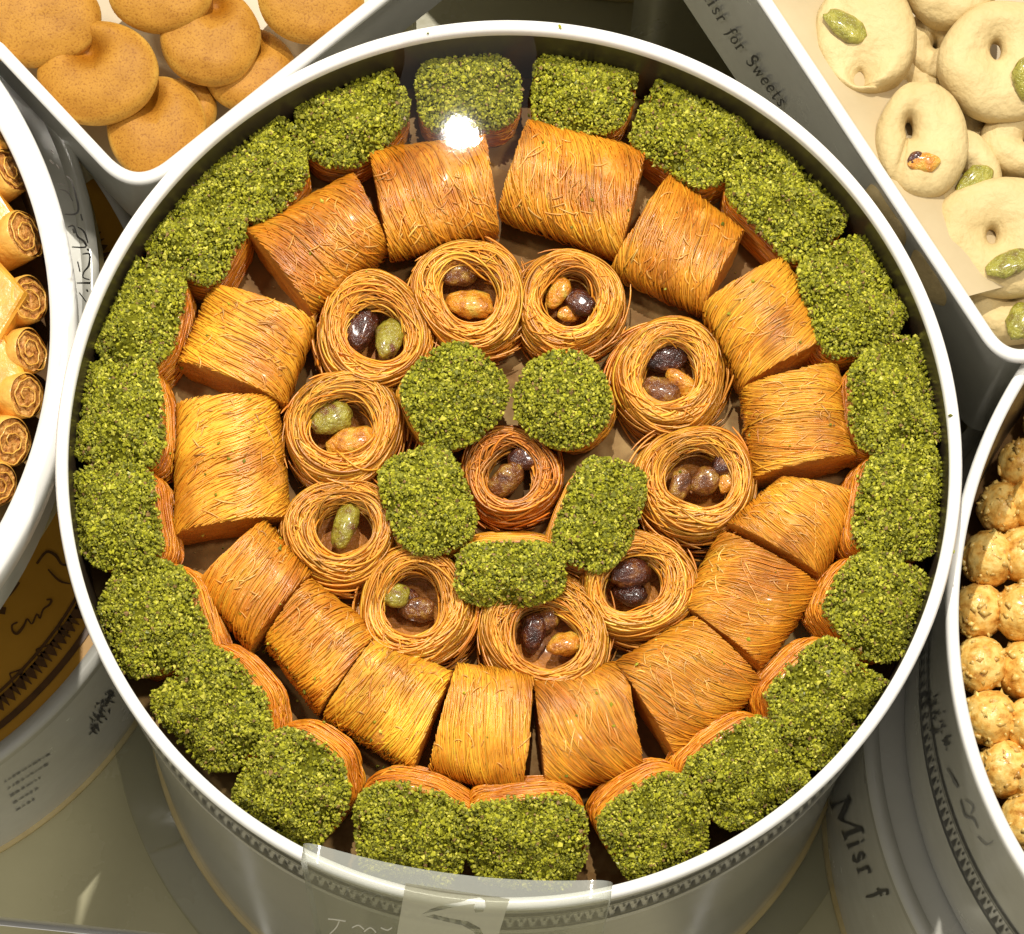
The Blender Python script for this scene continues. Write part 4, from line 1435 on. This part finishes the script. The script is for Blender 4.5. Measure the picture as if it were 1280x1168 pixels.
def wall_ll(x, y):
    return on_cyl(x, y, CLL, RLW)


lines = []
for row_ in range(5):
    x0, y0 = 6 + row_ * 3.5, 982 + row_ * 9 - 4
    xx = x0
    while xx < 62 - row_ * 5:
        ln = rng.uniform(2, 6)
        lines.append(([(xx, y0 - (xx - x0) * 0.62), (xx + ln, y0 - (xx + ln - x0) * 0.62)], rng.uniform(1.0, 2.2)))
        xx += ln + rng.uniform(1, 2.5)
strokes_on("small_print", lines, wall_ll, M_inkgrey, part(low, 'wall'))
strokes_on("printed_emblem", scribble([(116, 916), (122, 896), (132, 882), (142, 866)], [3, 12, 11, 4], 60), wall_ll, M_ink, part(low, 'wall'))


# script on the side of the pale cookie box: a plane
n_in = np.array([dg1a[1], -dg1a[0], 0.0])
n_in = n_in if n_in[0] * dg1b[0] + n_in[1] * dg1b[1] > 0 else -n_in
q0 = np.array([pg1[0], pg1[1], ZG]) + n_in * 0.0036


def wall_g(x, y):
    return on_plane(x, y, q0, n_in)


sweets = set_text("Misr for Sweets", [(866, -24), (886, 8), (912, 50), (940, 88), (976, 136), (1010, 182)], 0.62)
strokes_on("printed_script", sweets, wall_g, M_ink, part(gbox, 'wall'))

# ---------------------------------------------------------------- clear price holder in front
ZH = ZR + 0.102
hl, hr_ = at(378, 1050, ZH), at(767, 1099, ZH)
hx = unit((hr_ - hl) * np.array([1, 1, 0]))
hn = np.array([hx[1], -hx[0], 0.0])              # towards the viewer
wd = np.linalg.norm((hr_ - hl)[:2])
holder = thing("price_holder", (*(0.5 * (hl + hr_))[:2], 0.0), "clear acrylic price holder with a frosted sticker in front of the tray", "sign holder")
TH = 0.0056


def holder_pt(s, z, d):
    bow = 0.0045 * (1 - (2 * s / wd - 1) ** 2)
    p = hl + hx * s + hn * (d + bow)
    return np.array([p[0], p[1], z])


rc = 0.007
top = []
for k in range(9):
    a = PI - k / 8 * PI / 2
    top.append((rc + rc * math.cos(a), ZH - rc + rc * math.sin(a)))
for k in range(1, 14):
    top.append((rc + (wd - 2 * rc) * k / 14, ZH))
for k in range(9):
    a = PI / 2 - k / 8 * PI / 2
    top.append((wd - rc + rc * math.cos(a), ZH - rc + rc * math.sin(a)))
nn = len(top)


def sheet(d, name):
    V = np.array([holder_pt(s, z, d) for s, z in top] + [holder_pt(s, 0.0, d) for s, z in top])
    F = [(i, i + 1, nn + i + 1, nn + i) for i in range(nn - 1)]
    return link(name, mesh_np(name, V, F, mats=[M_acryl]), holder)


sheet(TH, "front_sheet")
sheet(0.0, "rear_sheet")
edge_path = [(0.0, 0.0)] + top + [(wd, 0.0)]
V = np.array([holder_pt(s, z, d) for s, z in edge_path for d in (0.0, TH)])
F = [(2 * i, 2 * i + 1, 2 * i + 3, 2 * i + 2) for i in range(len(edge_path) - 1)]
link("polished_edge", mesh_np("polished_edge", V, F, mats=[M_acryl_edge]), holder)


def front_pt(x, y, lift=0.0004):
    p = on_plane(x, y, hl + hn * (TH + lift), hn)
    s = np.dot(p - hl, hx)
    bow = 0.0045 * (1 - (2 * s / wd - 1) ** 2)
    return on_plane(x, y, hl + hn * (TH + lift + bow), hn)


def sticker_mesh():
    """Frosted sheet with the digit cut out of it, so that the strokes stay clear."""
    cu = bpy.data.curves.new("sticker_outline", 'CURVE')
    cu.dimensions = '2D'
    cu.fill_mode = 'BOTH'
    cu.resolution_u = 1
    loops = [[(507, 1104), (637, 1124), (612, 1205), (490, 1205)],
             [(527, 1143), (540, 1136), (556, 1131), (575, 1128), (588, 1124), (600, 1122), (606, 1126), (607, 1133), (604, 1140), (594, 1141), (592, 1135), (594, 1130), (584, 1131), (568, 1134), (550, 1138)],
             [(532, 1146), (542, 1143), (562, 1148), (585, 1152), (600, 1160), (606, 1172), (604, 1186), (594, 1190), (597, 1176), (592, 1165), (578, 1157), (556, 1152)]]
    for lp in loops:
        sp = cu.splines.new('POLY')
        sp.points.add(len(lp) - 1)
        for pt, (x, y) in zip(sp.points, lp):
            pt.co = (x, -y, 0, 1)
        sp.use_cyclic_u = True
    ob = bpy.data.objects.new("sticker_outline", cu)
    COL.objects.link(ob)
    dg = bpy.context.evaluated_depsgraph_get()
    me = bpy.data.meshes.new_from_object(ob.evaluated_get(dg))
    bpy.data.objects.remove(ob)
    bpy.data.curves.remove(cu)
    bm = bmesh.new()
    bm.from_mesh(me)
    bmesh.ops.subdivide_edges(bm, edges=bm.edges, cuts=2)
    for v in bm.verts:
        v.co = Vector(front_pt(v.co.x, -v.co.y))
    bm.to_mesh(me)
    bm.free()
    me.name = "frosted_sticker"
    me.materials.clear()
    me.materials.append(M_sticker)
    return me


link("frosted_sticker", sticker_mesh(), part(holder, "front_sheet"))
eng = [([(410, 1149), (420, 1150), (432, 1152)], 1.4), ([(424, 1152), (420, 1160), (412, 1168)], 1.4), ([(440, 1160), (448, 1157), (455, 1162)], 1.4),
       ([(455, 1165), (463, 1160), (470, 1166)], 1.4), ([(476, 1160), (484, 1163), (490, 1160)], 1.4)]
strokes_on("engraved_marks", eng, lambda x, y: front_pt(x, y, 0.0002), M_enamel, part(holder, 'front_sheet'))

# ---------------------------------------------------------------- scrap of cling film at the back of the tray
top_px = [(470, 60), (500, 50), (540, 44), (590, 40), (640, 41), (690, 46)]
rows = []
for i, f in enumerate(np.linspace(0, 1, 14)):
    line = []
    for s_ in np.linspace(0, 1, 16):
        x = 500 + 165 * s_ + (6 * math.sin(9 * f))
        y = 37 + 3 * (2 * s_ - 1) ** 2 + f * (172 + 10 * math.sin(s_ * 8) + 6 * math.sin(s_ * 19))
        p = at(x, y, ZR + 0.0006)
        line.append(p)
    rows.append(line)
rows = np.array(rows)
film = link("cling_film", mesh_np("cling_film", rows.reshape(-1, 3), grid_faces(14, 16), mats=[M_film]))
film["label"] = "clear cling film catching the bright lamp glare at the back of the tray"
film["category"] = "film"
